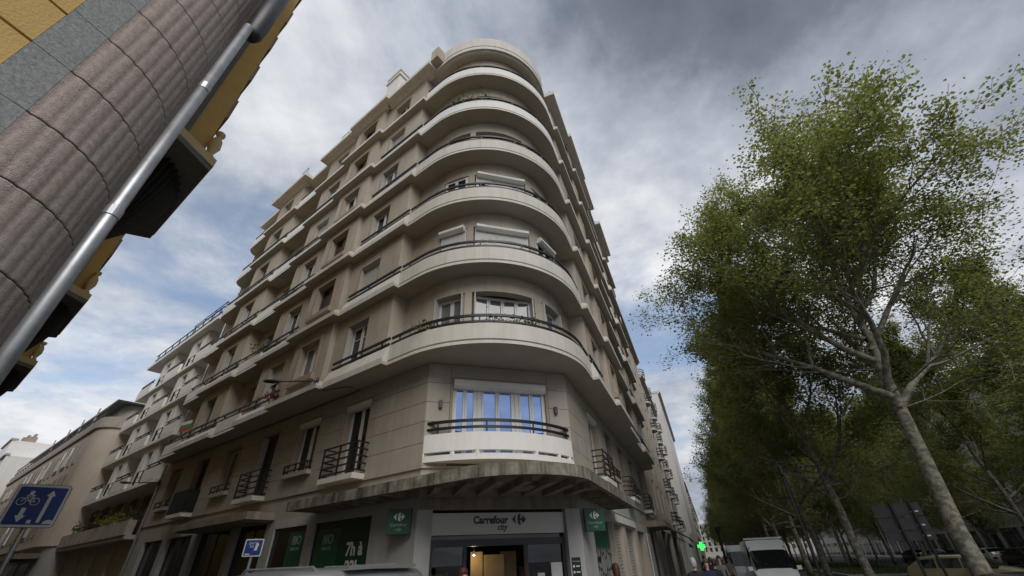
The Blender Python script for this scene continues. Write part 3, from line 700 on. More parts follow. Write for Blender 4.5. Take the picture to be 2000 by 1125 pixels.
p3 = poster(FL, 1.98, 3.44, .4, 2.98, -.085, 'darkgreen', 'dark green opening hours poster reading 7h à 22h in shop window')
wall_text(FL, 2.62, -.077, 2.14, '7h à', .46, 'letterwhite', p3, bold=.012); wall_text(FL, 2.62, -.077, 1.70, '22h', .46, 'letterwhite', p3, bold=.012)
# corner sign board and logo
def logo(mb, sc, ext):
    left = [(-.62, 0), (-.33, .29), (-.22, .36), (-.30, .22), (-.34, 0), (-.30, -.22), (-.22, -.36), (-.33, -.29)]
    right = [(-.12, .22), (-.06, .36), (0.04, .41), (.14, .37), (.15, .30), (.09, .20), (.10, .10), (.17, .07), (.24, .10), (.27, .20), (.24, .33), (.33, .27), (.62, 0),
             (.33, -.27), (.24, -.33), (.27, -.20), (.24, -.10), (.17, -.07), (.10, -.10), (.09, -.20), (.15, -.30), (.14, -.37), (.04, -.41), (-.06, -.36), (-.12, -.22), (-.16, 0)]
    for pts in (left, right):
        n = len(mb.v); k = len(pts)
        for z in (0, ext): mb.v += [(x*sc, y*sc, z) for x, y in pts]
        mb.f.append(tuple(n+i for i in reversed(range(k)))); mb.f.append(tuple(n+k+i for i in range(k)))
        for i in range(k): j = (i+1) % k; mb.f.append((n+i, n+j, n+k+j, n+k+i))
        mb.mi += [0]*(k+2)
def place_logo(F, s, e, z, sc, mt, parent):
    mb = MB(); logo(mb, sc, .006); o = link('emblem', mb.mesh('emblem', M[mt]), None); o.parent = parent
    o.matrix_parent_inverse = Matrix.Identity(4); mtx = wall_matrix((*F(s, e), z), F.x, F.n)
    o.matrix_local = (Matrix.Translation(parent.location).inverted() @ mtx) if parent.type == 'EMPTY' else mtx; return o
mb = MB(); FC.box(mb, .41, 4.18, -.27, -.16, 2.46, 2.97); sb = mb.build('shop_sign', M['signboard']); tag(sb, 'long pale fascia board reading Carrefour city over the corner shop entrance', 'sign')
wall_text(FC, 2.02, -.159, 2.715, 'Carrefour', .245, 'letterdark', sb, bold=.011, sx=.97); wall_text(FC, 2.34, -.159, 2.555, 'city', .2, 'letterdark', sb, bold=.006, shear=.25)
place_logo(FC, 2.84, -.159, 2.80, .34, 'letterdark', sb)
def boxsign(F, s, e0, e1, z0, z1, label, rot):
    # projecting lit box, its face turned along the chamfer
    mb = MB(); x, y = F(s, e0); r = thing_local('projecting_sign', (x, y, z0), rot, label, 'sign')
    b = MB(); w, h, t = e1, z1-z0, .11; b.box(-w/2, w/2, -t/2, t/2, 0, h); part('sign_box', b.mesh('sign_box', M['green']), r)
    b = MB(); b.box(-w/2-.012, w/2+.012, -t/2+.02, t/2-.02, -.012, h+.012); part('sign_rim', b.mesh('sign_rim', M['letterdark']), r)
    b = MB(); logo(b, .24, .004); o = part('emblem', b.mesh('emblem', M['letterwhite']), r); o.matrix_local = Matrix(((1, 0, 0, 0), (0, 0, -1, -t/2-.001), (0, 1, 0, h*.69), (0, 0, 0, 1)))
    for body, sz, zz, sh in (('Carrefour', .105, h*.31, 0), ('city', .10, h*.14, .25)):
        o = part('lettering', texmesh(body, sz, M['letterpale'], shear=sh), r); o.matrix_local = Matrix(((1, 0, 0, 0), (0, 0, -1, -t/2-.001), (0, 1, 0, zz), (0, 0, 0, 1)))
    b = MB(); b.tube([(0, 0.05, h*.7), (0, .35, h*.7)], .02, 8); part('bracket', b.mesh('bracket', M['darkmetal']), r)
    return r
boxsign(FL, .32, .30, .58, 2.50, 3.06, 'green projecting box sign left of the corner shop entrance', R_(6))
boxsign(FR_, .15, .36, .58, 2.46, 3.02, 'green projecting box sign right of the corner shop entrance', R_(12))
# entrance
def bar(F, s0, s1, z0, z1, e0, e1, nm='door_frame', mt='darkmetal'):
    mb = MB(); F.box(mb, s0, s1, e0, e1, z0, z1); return mb.build(nm, M[mt], B)
bar(FC, .40, 4.2, 2.20, 2.36, -.40, -.24)
for s0 in (.40, 1.30, 3.0, 4.12): bar(FC, s0, s0+.09, 0, 2.2, -.38, -.26)
for a, b in ((.49, 1.30), (3.09, 4.12)):
    mb = MB(); FC.box(mb, a, b, -.33, -.31, .05, 2.2); mb.build('glass_door', M['clear'], B)
mb = MB(); FC.box(mb, .40, 4.2, -.33, -.31, 2.36, 2.45); mb.build('transom_pane', M['glass'], B)
mb = MB()
for (s0, e0), (s1, e1) in (((.2, -.4), (.2, -3.5)), ((.2, -3.5), (4.4, -3.5)), ((4.4, -3.5), (4.4, -.4))):
    p, q = FC(s0, e0), FC(s1, e1); mb.quad((*p, 0), (*q, 0), (*q, 2.6), (*p, 2.6))
p = [FC(.2, -.4), FC(4.4, -.4), FC(4.4, -3.5), FC(.2, -3.5)]; mb.quad(*[(*q, 2.59) for q in p]); mb.build('shop_interior', mat('shop_interior_paint', (.10, .085, .07), .9, .3, 2), B, recalc=False)
mb = MB(); FC.box(mb, 1.75, 2.1, -1.6, -1.5, 0, 2.1); FC.box(mb, 2.14, 2.75, -1.6, -1.52, 0, 2.02); FC.box(mb, 2.8, 3.3, -2.2, -2.1, 0, 2.1); mb.build('wood_partition', mat('tan_wood', (.42, .29, .14), .6, .2, 3), B)
mb = MB(); FC.box(mb, .6, 1.6, -2.6, -2.2, 0, 1.6); FC.box(mb, 3.4, 4.2, -2.6, -2.2, 0, 1.7)
sh_ = mb.build('shop_shelf', M['darkmetal'], B)
pk = random.Random(11); cols = [mat('packet_%s' % n, c, .5) for n, c in (('red', (.35, .05, .04)), ('yellow', (.45, .33, .06)), ('white', (.5, .5, .48)), ('green', (.06, .25, .1)), ('violet', (.16, .06, .2)))]
for r in range(3):
    for i in range(5):
        for s0 in (.62, 3.42):
            mb = MB(); w = pk.uniform(.08, .15); FC.box(mb, s0+i*.18, s0+i*.18+w, -2.19, -2.1, .5+r*.45, .5+r*.45+pk.uniform(.15, .3)); mb.build('packet', pk.choice(cols), sh_)
lx, ly = FC(1.78, -1.2); lampth = thing_local('spot_lamp', (lx, ly, 2.02), 0, 'small lit warm spot lamp inside the shop entrance', 'lamp')
b = MB(); b.lathe([(.02, .0), (.045, .02), (.045, .10), (.02, .14), (.012, .3)], (0, 0), 12); part('lamp_body', b.mesh('lamp_body', M['darkmetal']), lampth)
b = MB(); b.lathe([(.002, -.02), (.035, -.012), (.03, -.001)], (0, 0), 12); part('bulb', b.mesh('bulb', emis('warm_bulb', (1, .85, .55), 8)), lampth)
pl = bpy.data.lights.new('spot_lamp_light', 'POINT'); pl.energy = 5; pl.color = (1, .78, .45); pl.shadow_soft_size = .05
plo = bpy.data.objects.new('spot_lamp_light', pl); COL.objects.link(plo); plo.parent = lampth; plo.location = (0, -.12, -.06)
mb = MB(); FC.box(mb, 4.24, 4.50, .003, .012, 1.0, 1.86); no = mb.build('notice_board', M['letterdark']); tag(no, 'small dark notice with white icons on the pillar right of the entrance', 'notice')
wall_text(FC, 4.37, .013, 1.76, 'Vos services', .042, 'letterwhite', no)
for i in range(4):
    mb = MB(); c = FC(4.29, .013); 
    pts = [(.03*math.cos(t*math.pi/6), .03*math.sin(t*math.pi/6)) for t in range(12)]
    n = len(mb.v)
    for zz in (0, .003): mb.v += [(x, y, zz) for x, y in pts]
    mb.f.append(tuple(range(11, -1, -1))); mb.f.append(tuple(range(12, 24))); mb.f += [(j, (j+1) % 12, 12+(j+1) % 12, 12+j) for j in range(12)]; mb.mi = [0]*14
    o = link('icon', mb.mesh('icon', M['letterwhite']), no); o.matrix_local = wall_matrix((*c, 1.66-i*.13), FC.x, FC.n)
    mb = MB(); FC.box(mb, 4.35, 4.46, .0125, .0145, 1.645-i*.13, 1.675-i*.13); mb.build('text_line', M['letterwhite'], no)
for i, (a, z0, w, h) in enumerate(((3.35, 1.25, .2, .3), (3.75, 1.35, .32, .42))):
    mb = MB(); FC.box(mb, a, a+w, -.305, -.300, z0, z0+h); o = mb.build('paper_notice', M['signwhite']); tag(o, ['small white paper notice taped inside the right glass door', 'larger white paper notice taped beside the right door edge'][i], 'notice')

# right ground floor: graffiti shutter, roller grilles, doorway, vertical shop sign
gm = bpy.data.materials.new('graffiti_shutter'); gm.use_nodes = True; t = gm.node_tree; bsd = t.nodes['Principled BSDF']
c = t.nodes.new('ShaderNodeTexCoord'); mp = t.nodes.new('ShaderNodeMapping'); mp.inputs['Scale'].default_value = (1.6, 1.6, .9); t.links.new(c.outputs['Object'], mp.inputs[0])
vo = t.nodes.new('ShaderNodeTexVoronoi'); vo.feature = 'DISTANCE_TO_EDGE'; vo.inputs['Scale'].default_value = 2.2; t.links.new(mp.outputs[0], vo.inputs['Vector'])
r = t.nodes.new('ShaderNodeValToRGB'); r.color_ramp.elements[0].position = .05; r.color_ramp.elements[0].color = (.01, .01, .01, 1); r.color_ramp.elements[1].position = .09; r.color_ramp.elements[1].color = (.34, .35, .34, 1); t.links.new(vo.outputs['Distance'], r.inputs[0])
sx = t.nodes.new('ShaderNodeSeparateXYZ'); t.links.new(c.outputs['Object'], sx.inputs[0]); mr = t.nodes.new('ShaderNodeMapRange'); mr.inputs[1].default_value = 2.0; mr.inputs[2].default_value = 2.15; t.links.new(sx.outputs[2], mr.inputs[0])
mxx = t.nodes.new('ShaderNodeMix'); mxx.data_type = 'RGBA'; t.links.new(mr.outputs[0], mxx.inputs[0]); t.links.new(r.outputs[0], mxx.inputs[6]); mxx.inputs[7].default_value = (.015, .10, .05, 1); t.links.new(mxx.outputs[2], bsd.inputs['Base Color']); bsd.inputs['Roughness'].default_value = .6
mb = MB(); FR_.box(mb, 1.55, 4.95, -.25, -.20, 0, 2.95); mb.build('painted_shutter', gm, B)
for a, b in ((5.25, 7.14), (8.0, 10.69)):
    bar(FR_, a, b, 0, 2.95, -.44, -.40, 'shutter_recess', 'dark')
    mb = MB(); z = .1
    while z < 2.95: FR_.box(mb, a, b, -.20, -.18, z, z+.028); z += .115
    x = a+.1
    while x < b:
        FR_.box(mb, x, x+.03, -.205, -.185, .05, 2.95); x += .3
    mb.build('roller_grille', M['grey_frame'], B)
mb = MB(); FR_.box(mb, 11.77, 14.87, -.45, -.40, 0, 2.95); mb.build('house_door', M['brown'], B)
mb = MB(); FR_.box(mb, 5.1, 10.9, -.003, .10, 3.0, 3.27); o = mb.build('shutter_housing', M['paint'], B)
mb = MB(); FR_.box(mb, 5.3, 10.2, .001, .03, 3.35, 3.95); fs = mb.build('shop_fascia', mat('pale_green_fascia', (.42, .50, .46), .6, .15, 2, streak=.1)); tag(fs, 'pale green faded shop fascia above the roller grilles', 'sign')
mb = MB(); FR_.box(mb, 15.5, 16.9, .003, .05, .6, 2.95); cs = mb.build('vertical_sign', M['signwhite']); tag(cs, 'white vertical sign reading CORDONNERIE beside a dark shopfront', 'sign')
for i, ch in enumerate('CORDONNERIE'): wall_text(FR_, 16.2, .051, 2.70-i*.19, ch, .20, 'letterdark', cs, bold=.004, sx=2.2)
# cable on the soffit, street lamps
mb = MB(); pts = [(*FL(4.45, 1.1), 7.20), (*FL(4.6, .9), 7.19), (*FL(3.6, .5), 7.19), (*FL(3.6, .05), 7.18), (*FL(9, .03), 7.17), (*FL(21, .03), 7.16)]
mb.tube(pts, .012, 6); mb.build('cable', M['iron'], B)
def street_lamp(s, e, z, L, label, tilt=.5, rise=.25):
    x, y = FL(s, e); r = empty('street_lamp', (x, y, z), label, 'street lamp', 'street lamps fixed to the facade')
    out_ = (nl[0]*.55+ld[0]*.84, nl[1]*.55+ld[1]*.84)
    b = MB(); b.tube([(0, 0, -.1), (0, 0, .16)], .045, 8); b.box(-.07, .07, -.07, .07, -.03, .03); part('bracket', b.mesh('bracket', M['darkmetal']), r)
    b = MB(); b.tube([(0, 0, .05), (out_[0]*L, out_[1]*L, .05+rise)], [.03, .022], 8); part('arm', b.mesh('arm', M['darkmetal']), r)
    b = MB(); h0 = Vector((out_[0]*L, out_[1]*L, .05+rise)); d = Vector((*out_, .08)).normalized(); sdv = d.cross(Vector((0, 0, 1))).normalized()
    rings = [(0, .03, .03), (.12, .07, .05), (.35, .14, .07), (.6, .13, .06), (.72, .06, .03)]
    n = 0
    for k, (a, w, h) in enumerate(rings):
        p = h0+d*a
        for q in range(10):
            th = 2*math.pi*q/10; v = p+sdv*w*math.cos(th)+Vector((0, 0, 1))*h*math.sin(th); b.v.append(tuple(v))
    for k in range(4):
        for q in range(10): q2 = (q+1) % 10; b.f.append((k*10+q, k*10+q2, k*10+10+q2, k*10+10+q))
    b.f.append(tuple(range(9, -1, -1))); b.f.append(tuple(range(40, 50))); b.mi = [0]*len(b.f); part('lamp_head', b.mesh('lamp_head', M['darkmetal'], True), r)
    return r
street_lamp(4.66, 1.15, 7.45, 1.3, 'grey street lamp on the lowest balcony tip near the corner', rise=.05)
street_lamp(21.5, .15, 6.2, 1.6, 'street lamp on the facade end beside the white apartment block', rise=.05)

# ================================================================== plants on balconies
def leaf_cluster(mb, c, rad, n, size, rnd):
    for _ in range(n):
        p = Vector((rnd.gauss(0, rad[0]), rnd.gauss(0, rad[1]), abs(rnd.gauss(0, rad[2]))))+Vector(c)
        a = Vector((rnd.uniform(-1, 1), rnd.uniform(-1, 1), rnd.uniform(-.3, 1))).normalized(); b = a.cross(Vector((rnd.uniform(-1, 1), rnd.uniform(-1, 1), rnd.uniform(-1, 1)))).normalized()
        s_ = size*rnd.uniform(.6, 1.3); p0 = p; p1 = p+a*s_*.5+b*s_*.28; p2 = p+a*s_; p3 = p+a*s_*.5-b*s_*.28
        mb.quad(tuple(p0), tuple(p1), tuple(p2), tuple(p3))
def plant(loc, rad, n, size, label, seed, col='plantleaf'):
    rnd = random.Random(seed); r = thing_local('balcony_plant', loc, 0, label, 'plant')
    b = MB(); leaf_cluster(b, (0, 0, .12), rad, n, size, rnd); part('foliage', b.mesh('foliage', M[col], recalc=False), r)
    b = MB(); b.lathe([(.10, -.1), (.14, .12), (.15, .14)], (0, 0), 10); part('pot', b.mesh('pot', M['trim']), r); return r
cpf = curve_path(1.2, 1.1)
M['redleaf'] = mat('red_flowers', (.28, .03, .05), .7, .4, 9)
M['yellowleaf'] = leafmat('yellow_green_leaves', (.10, .12, .02), (.26, .25, .05))
q = cpf(-.25)[12]; plant((*q, zf(6)+.62), (.45, .25, .28), 260, .14, 'bushy green plant on the second highest curved balcony', 1)
q = cpf(-.28)[9]; plant((*q, zf(6)+.60), (.3, .2, .2), 160, .14, 'smaller green plant left on the second highest curved balcony', 2)
q = cpf(-.16)[5]; plant((*q, zf(2)+.62), (.28, .12, .14), 160, .12, 'low trailing plant at the left of the lowest curved balcony', 3)
for i, (k, lb) in enumerate(((22, 'left one of two dark leafy plants behind the lowest curved railing'), (26, 'right one of two dark leafy plants behind the lowest curved railing'), (18, 'thin curly plant behind the middle of the lowest curved railing'))):
    q = cpf(-.22)[k]; plant((*q, zf(2)+.66), (.22, .12, .14), 110, .09, lb, 10+i)
plant((*FL(11.9, .55), zf(3)+.55), (.30, .25, .3), 260, .13, 'green bush on the second balcony of the recessed loggia', 21)
plant((*FL(8.9, .7), zf(2)+.55), (.25, .12, .18), 160, .11, 'red flowers hanging over the lowest railing near the street lamp', 22, 'redleaf')
mb = MB(); q0 = FL(17.3, .85); fl_ = thing_local('small_flag', (*FL(17.6, 1.0), zf(2)+.9), 0, 'small white green and red flag on the lowest left balcony', 'flag')
for i, (nm, cc) in enumerate((('white_stripe', (.6, .6, .58)), ('green_stripe', (.05, .25, .08)), ('red_stripe', (.4, .06, .04)))):
    b = MB(); b.box8([(-.3, -.01, .5-.17*i-.168), (.25, -.05, .62-.17*i-.168), (.25, -.04, .62-.17*i-.168), (-.3, 0, .5-.17*i-.168), (-.3, -.01, .5-.17*i), (.25, -.05, .62-.17*i), (.25, -.04, .62-.17*i), (-.3, 0, .5-.17*i)]); part(nm, b.mesh(nm, mat(nm, cc, .8)), fl_)
b = MB(); b.tube([(-.31, 0, -.35), (-.31, 0, .55)], .012, 6); part('pole', b.mesh('pole', M['darkmetal']), fl_)

# ================================================================== NEIGHBOUR BUILDINGS, left street
W = empty('apartment_building', (*FL(28.5, -4), 0), 'white apartment block with stepped loggias and a roof pergola, left of the curved building', 'building')
s0, s1 = 21.75, 35.6; levels = [6.3, 8.9, 11.5, 14.05, 16.8]
mb = MB(); FL.box(mb, s0, s1, -8, -1.3, 0, 16.8); FL.box(mb, s0, s1, -1.3, -.2, 0, 4.0); mb.build('core_wall', M['stucco'], W)
units = [(21.75, 23.4, 'w'), (23.4, 26.0, 'l'), (26.0, 28.6, 'w'), (28.6, 31.4, 'l'), (31.4, 33.4, 'w'), (33.4, 35.6, 'l')]
units = [(21.75, 24.1, 'l'), (24.1, 26.8, 'w'), (26.8, 29.9, 'l'), (29.9, 32.6, 'w'), (32.6, 35.6, 'l')]
for i, z in enumerate(levels[:-1]):
    zt = levels[i+1]
    mb = MB(); FL.box(mb, s0, s1, -1.3, .42, z-.02, z+.16); mb.build('floor_slab', M['white_paint'], W)
    for a, b, kd in units:
        if kd == 'w':
            mb = MB(); wc = (a+b)/2; wall(mb, FL, a, b, z+.16, zt-.02, .2, [(wc-.5, wc+.5, z+.2, z+2.2)], .25)
            for x in (a, b): p, q_ = FL(x, .2), FL(x, -1.3); mb.quad((*p, z+.16), (*q_, z+.16), (*q_, zt-.02), (*p, zt-.02))
            mb.build('wall', M['white_paint'], W)
            place_window(W, FL(wc, -.02), FL.rz, z+.2, 1.0, 2.0, dict(frame='grey'))
            rb = MB(); FL.box(rb, wc-.55, wc+.55, .26, .30, z+1.0, z+1.03); FL.box(rb, wc-.55, wc+.55, .27, .29, z+.65, z+.675); FL.box(rb, wc-.55, wc-.53, .201, .30, z+.3, z+1.03); FL.box(rb, wc+.53, wc+.55, .201, .30, z+.3, z+1.03); rb.build('window_rail', M['iron'], W)
        else:
            mb = MB(); FL.box(mb, a+.02, b-.02, .30, .43, z+.161, z+.85); pp = mb.build('balcony_parapet', M['white_paint'], W)
            rb = MB(); railing(rb, lambda d, a=a, b=b: [FL(a+.05, .36+d), FL(b-.05, .36+d)], z+.85, h=(.08, .25)); rb.build('railing', M['iron'], pp)
            place_window(W, FL((a+b)/2+.3, -1.25), FL.rz, z+.17, 1.3, 2.1, dict(frame='grey'))
mb = MB(); FL.box(mb, s0, s1+.1, -8, .65, 16.8, 17.05); mb.build('roof_cornice', M['white_paint'], W)
mb = MB(); FL.box(mb, s0, s1, -.9, -.8, 17.05, 17.5); mb.build('roof_parapet', M['white_paint'], W)
pg = empty('roof_pergola', (*FL(25, .2), 17.05), 'dark metal pergola frame on the roof edge of the white block', 'pergola')
for s_ in (22.3, 24.2, 26.1, 28.0):
    mb = MB(); mb.tube([(*FL(s_, .35), 17.05), (*FL(s_, .35), 18.5), (*FL(s_, -1.5), 18.5)], .035, 6); mb.build('post', M['darkmetal'], pg)
for e_ in (.35, -.3, -.9):
    mb = MB(); mb.tube([(*FL(22.2, e_), 18.53), (*FL(28.1, e_), 18.53)], .035, 6); mb.build('beam', M['darkmetal'], pg)
mb = MB(); railing(mb, lambda d: [FL(22.0, .5+d), FL(35, .5+d)], 17.05, h=(.4, .85)); mb.build('railing', M['iron'], pg)
# terrace over the shops
mb = MB(); FL.box(mb, s0+.1, 44, -.2, .55, 3.55, 3.75); mb.build('terrace_slab', M['stucco'], W)
i = 0; x = s0+.3
while x < 43.5:
    mb = MB(); FL.box(mb, x, x+1.05, .25, .62, 3.751, 4.45); mb.build('planter', M['panel'], W); x += 1.15; i += 1
mb = MB(); railing(mb, lambda d: [FL(s0+.3, .2+d), FL(43, .2+d)], 4.3, h=(.25, .5)); mb.build('railing', M['iron'], W)
for j, x in enumerate((23.0, 25.4, 28.2, 31, 33.5)):
    place_window(W, FL(x+.6, -.19), FL.rz, 3.9, 1.1, 2.0, dict(frame='brown'))
for j, (x, c_, lb) in enumerate(((22.6, 'plantleaf', 'dark green shrub in the terrace planter beside the drainpipe'), (25.2, 'yellowleaf', 'yellow green plant in the terrace planter below the white block'), (27.3, 'yellowleaf', 'second yellow green plant further along the terrace planters'), (32.5, 'plantleaf', 'dark leafy shrub at the far end of the terrace railing'))):
    plant((*FL(x, .45), 4.45), (.3, .2, .22), 130, .14, lb, 40+j, c_)
for a in (21.9, 25.2, 28.6, 32.0, 35.4): 
    mb = MB(); FL.box(mb, a, a+.45, -.6, -.05, 0, 3.55); mb.build('pillar', M['pillargrey'], W)
mb = MB(); FL.box(mb, s0, 36, -.55, -.1, 3.2, 3.549); mb.build('lintel', M['stucco'], W)
for a in (22.35, 25.65, 29.05, 32.45):
    mb = MB(); FL.box(mb, a, a+2.8, -.4, -.36, .3, 3.2); o = mb.build('shop_window', M['glass'], W)
    mb = MB(); FL.box(mb, a+1.35, a+1.43, -.36, -.30, .3, 3.2); mb.build('mullion', M['grey_frame'], o)
mb = MB(); mb.tube([(*FL(21.62, .1), 0), (*FL(21.62, .1), 25.4)], .055, 8); mb.build('drainpipe', M['zinc'], B)

G = empty('apartment_building', (*FL(50, -3), 0), 'beige building with a blank rounded end wall and rows of narrow windows', 'building')
def rounded(s0, s1, e1, r, back=-8):
    pts = [FL(s0, back)]+[FL(s0+r-r*math.cos(math.pi/2*i/8), e1-r+r*math.sin(math.pi/2*i/8)) for i in range(9)]+[FL(s1, e1), FL(s1, back)]
    return pts
gs0, gs1, ge = 35.7, 74.0, 1.6
mb = MB(); mb.prism(rounded(gs0, gs1, ge, 1.5), 3.9, 11.9); mb.build('wall', mat('pinkish_beige_render', (.60, .53, .46), .9, .1, .8, streak=.06), G)
mb = MB(); mb.prism(rounded(gs0-.12, gs1, ge+.15, 1.6), 11.9, 12.15); mb.prism(rounded(gs0-.05, gs1, ge+.05, 1.5), 12.151, 12.75); mb.build('roof_ledge', M['panel'], G)
mb = MB(); mb.prism(rounded(gs0+3.5, gs1, ge-1.4, 1.0), 12.75, 14.7); mb.build('attic_wall', M['grey_frame'], G)
mb = MB(); FL.box(mb, gs0+3.0, gs1, -8, ge-.6, 14.7, 14.85); mb.build('roof', M['darkmetal'], G)
mb = MB(); railing(mb, lambda d: [FL(gs0+1.2, ge-.1+d), FL(gs1, ge-.1+d)], 12.75, h=(.4, .9)); mb.build('railing', M['darkmetal'], G)
for s_ in (42, 47, 52, 58): mb = MB(); FL.box(mb, s_, s_+.1, ge-.3, ge-.2, 12.75, 14.69); mb.build('attic_post', M['grey_frame'], G)
for rw in range(3):
    z = 4.6+rw*2.5; x = gs0+3.2; j = 0
    while x < gs1-1.5:
        w = .55 if j % 4 < 2 else 1.3
        mb = MB(); FL.box(mb, x, x+w, ge-.1, ge+.012, z, z+1.7); o = mb.build('window', M['glass'], G)
        mb = MB(); FL.box(mb, x-.06, x+w+.06, ge+.002, ge+.05, z-.1, z-.002); FL.box(mb, x-.05, x-.001, ge+.002, ge+.04, z, z+1.7); FL.box(mb, x+w+.001, x+w+.05, ge+.002, ge+.04, z, z+1.7); mb.build('frame', M['trim'], o)
        if w > 1 and (rw+j) % 3: mb = MB(); FL.box(mb, x+.02, x+w-.02, ge+.05, ge+.10, z+.1, z+1.0); mb.build('white_panel', M['white_paint'], o)
        x += w+(.9 if w < 1 else 1.2); j += 1
mb = MB(); mb.prism(rounded(gs0, gs1, ge-.4, 1.2), 0, 3.9); mb.build('ground_floor_wall', M['pillargrey'], G)
for i in range(9):
    mb = MB(); FL.box(mb, 38+i*3.8, 40.8+i*3.8, ge-.5, ge-.38, .3, 3.0); mb.build('shop_window', M['glass'], G)
mb = MB(); FL.box(mb, 36.2, 44, ge-.4, ge+.8, 3.2, 3.5); mb.build('canopy', M['concrete'], G)
Q = empty('apartment_building', (*FL(95, 0), 0), 'tall plain white building with stepped roof far down the left street', 'building')
for (a, b, e0, e1, z1) in ((78, 84, -10, 3.0, 16.0), (84, 92, -10, 3.0, 19.0), (92, 99, -10, 2.2, 20.5), (99, 112, -10, 4.0, 17.5)):
    mb = MB(); FL.box(mb, a, b-.02, e0, e1, 0, z1); mb.build('wall', M['white_paint'] if a != 92 else M['panel'], Q)
    mb = MB(); FL.box(mb, a-.1, b-.1, e1-.3, e1+.2, z1, z1+.25); mb.build('roof_ledge', M['panel'], Q)
for i, (s_, z1) in enumerate(((86, 19.25), (89.5, 19.25), (95, 20.75))):
    mb = MB(); FL.box(mb, s_, s_+1.8, .5, 1.4, z1-.3, z1+.9); o = mb.build('chimney', M['trim'], Q)
    for j in range(4): mb = MB(); FL.box(mb, s_+.1+j*.45, s_+.35+j*.45, .7, 1.0, z1+.901, z1+1.35); mb.build('chimney_pot', M['trim'], o)
for rw in range(5):
    for i in range(9):
        mb = MB(); FL.box(mb, 79+i*3.4, 80.1+i*3.4, 2.9 if i < 4 else 3.9, 3.02 if i < 4 else 4.02, 2.6+rw*2.9, 4.3+rw*2.9); mb.build('window', M['glass'], Q)

# ================================================================== NEIGHBOURS, right street
def row_house(s0, s1, e, h, floors, nwin, mt, label, balc=0, roof='flat', z0=4.2, seed=0, rbal=False, wfrac=.45):
    rnd = random.Random(seed); X = empty('apartment_building', (*FR_((s0+s1)/2, -5), 0), label, 'building')
    fh = (h-z0)/floors; mb = MB(); holes = []
    step = (s1-s0)/nwin
    for f in range(floors):
        for i in range(nwin):
            c_ = s0+step*(i+.5); w = min(1.2, step*wfrac); holes.append((c_-w/2, c_+w/2, z0+f*fh+.5, z0+f*fh+fh*.86))
    wall(mb, FR_, s0, s1, z0, h, e, holes, .22); 
    p, q_ = FR_(s0, e), FR_(s0, -12); mb.quad((*p, 0), (*q_, 0), (*q_, h), (*p, h)); p, q_ = FR_(s1, e), FR_(s1, -12); mb.quad((*p, 0), (*q_, 0), (*q_, h), (*p, h))
    p2 = [FR_(s0, e), FR_(s1, e), FR_(s1, -12), FR_(s0, -12)]; mb.quad(*[(*q_, h) for q_ in p2])
    mb.build('wall', mt, X)
    for hh in holes:
        mb = MB(); FR_.box(mb, hh[0], hh[1], e-.22, e-.18, hh[2], hh[3]); o = mb.build('window', M['glass'] if rnd.random() < .7 else M['shutter'], X)
        mb = MB(); c_ = (hh[0]+hh[1])/2; FR_.box(mb, c_-.03, c_+.03, e-.179, e-.14, hh[2], hh[3]); FR_.box(mb, hh[0], hh[0]+.05, e-.179, e-.15, hh[2], hh[3]); FR_.box(mb, hh[1]-.05, hh[1], e-.179, e-.15, hh[2], hh[3]); mb.build('frame', M['pvc'], o)
    mb = MB(); FR_.box(mb, s0, s1, -1, e+.45, h, h+.3); FR_.box(mb, s0, s1, -1, e+.25, h-.2, h-.001); mb.build('roof_cornice', mt, X)
    for f in range(floors+1 if balc == 1 else floors):
        if balc == 1 or balc == 2:
            z = z0+f*fh
            for i in range(nwin):
                if (balc == 2 and (i+f) % 2) or (rbal and i % 2): continue
                c_ = s0+step*(i+.5); w = min(.95, step*.40)
                mb = MB()
                if rbal:
                    fn = lambda d, c_=c_, w=w: [FR_(c_+(w+d)*math.cos(math.pi*j/14), e+(min(.6, w)+d)*math.sin(math.pi*j/14)) for j in range(15)]
                    mb.prism(fn(0), z+.1, z+.32); o = mb.build('balcony', mt, X); rb = MB(); railing(rb, fn, z+.32, h=(.25, .55, .9), posts=.5, base=0); rb.build('railing', M['iron'], o)
                else:
                    FR_.box(mb, c_-w, c_+w, e+.001, e+.55, z+.1, z+.3); o = mb.build('balcony', mt, X)
                    rb = MB(); railing(rb, lambda d, c_=c_, w=w: [FR_(c_-w+.03, e+.02), FR_(c_-w+.03, e+.5+d), FR_(c_+w-.03, e+.5+d), FR_(c_+w-.03, e+.02)], z+.3, h=(.25, .55, .9), posts=.6, base=0); rb.build('railing', M['iron'], o)
    # ground floor
    k = max(2, int((s1-s0)/4)); g = (s1-s0)/k
    for i in range(k):
        a = s0+g*i; mb = MB(); FR_.box(mb, a, a+.5, e-.5, e, 0, z0); mb.build('pillar', mt, X); mb = MB(); FR_.box(mb, a+.5, a+g, e-.35, e-.3, 0, z0-.9); mb.build('shop_window', M['glass'], X)
    mb = MB(); FR_.box(mb, s0+.5, s1, e-.5, e-.01, z0-.9, z0-.001); mb.build('lintel', mt, X); return X
hb = mat('pale_old_facade', (.52, .49, .44), .85, .15, 1.0, streak=.12); hw = mat('light_grey_render', (.66, .65, .64), .85, .08, .7, streak=.08); hc = mat('cream_render', (.55, .50, .42), .85, .12, 1.0, streak=.1); hd = mat('warm_grey_render', (.40, .37, .34), .85, .12, 1.0, streak=.1)
row_house(22.1, 38.0, .30, 22.4, 6, 4, M['stucco'], 'plain beige house with small windows right after the curved building', 0, z0=4.3, seed=1)
row_house(38.1, 56.9, .30, 20.8, 5, 5, hb, 'old pale house with rounded iron balconies on the right street', 1, z0=4.4, seed=2, rbal=True)
row_house(57.0, 95.0, 1.55, 24.5, 7, 6, hw, 'plain light grey tower block with few small windows', 0, z0=4.3, seed=3, wfrac=.14)
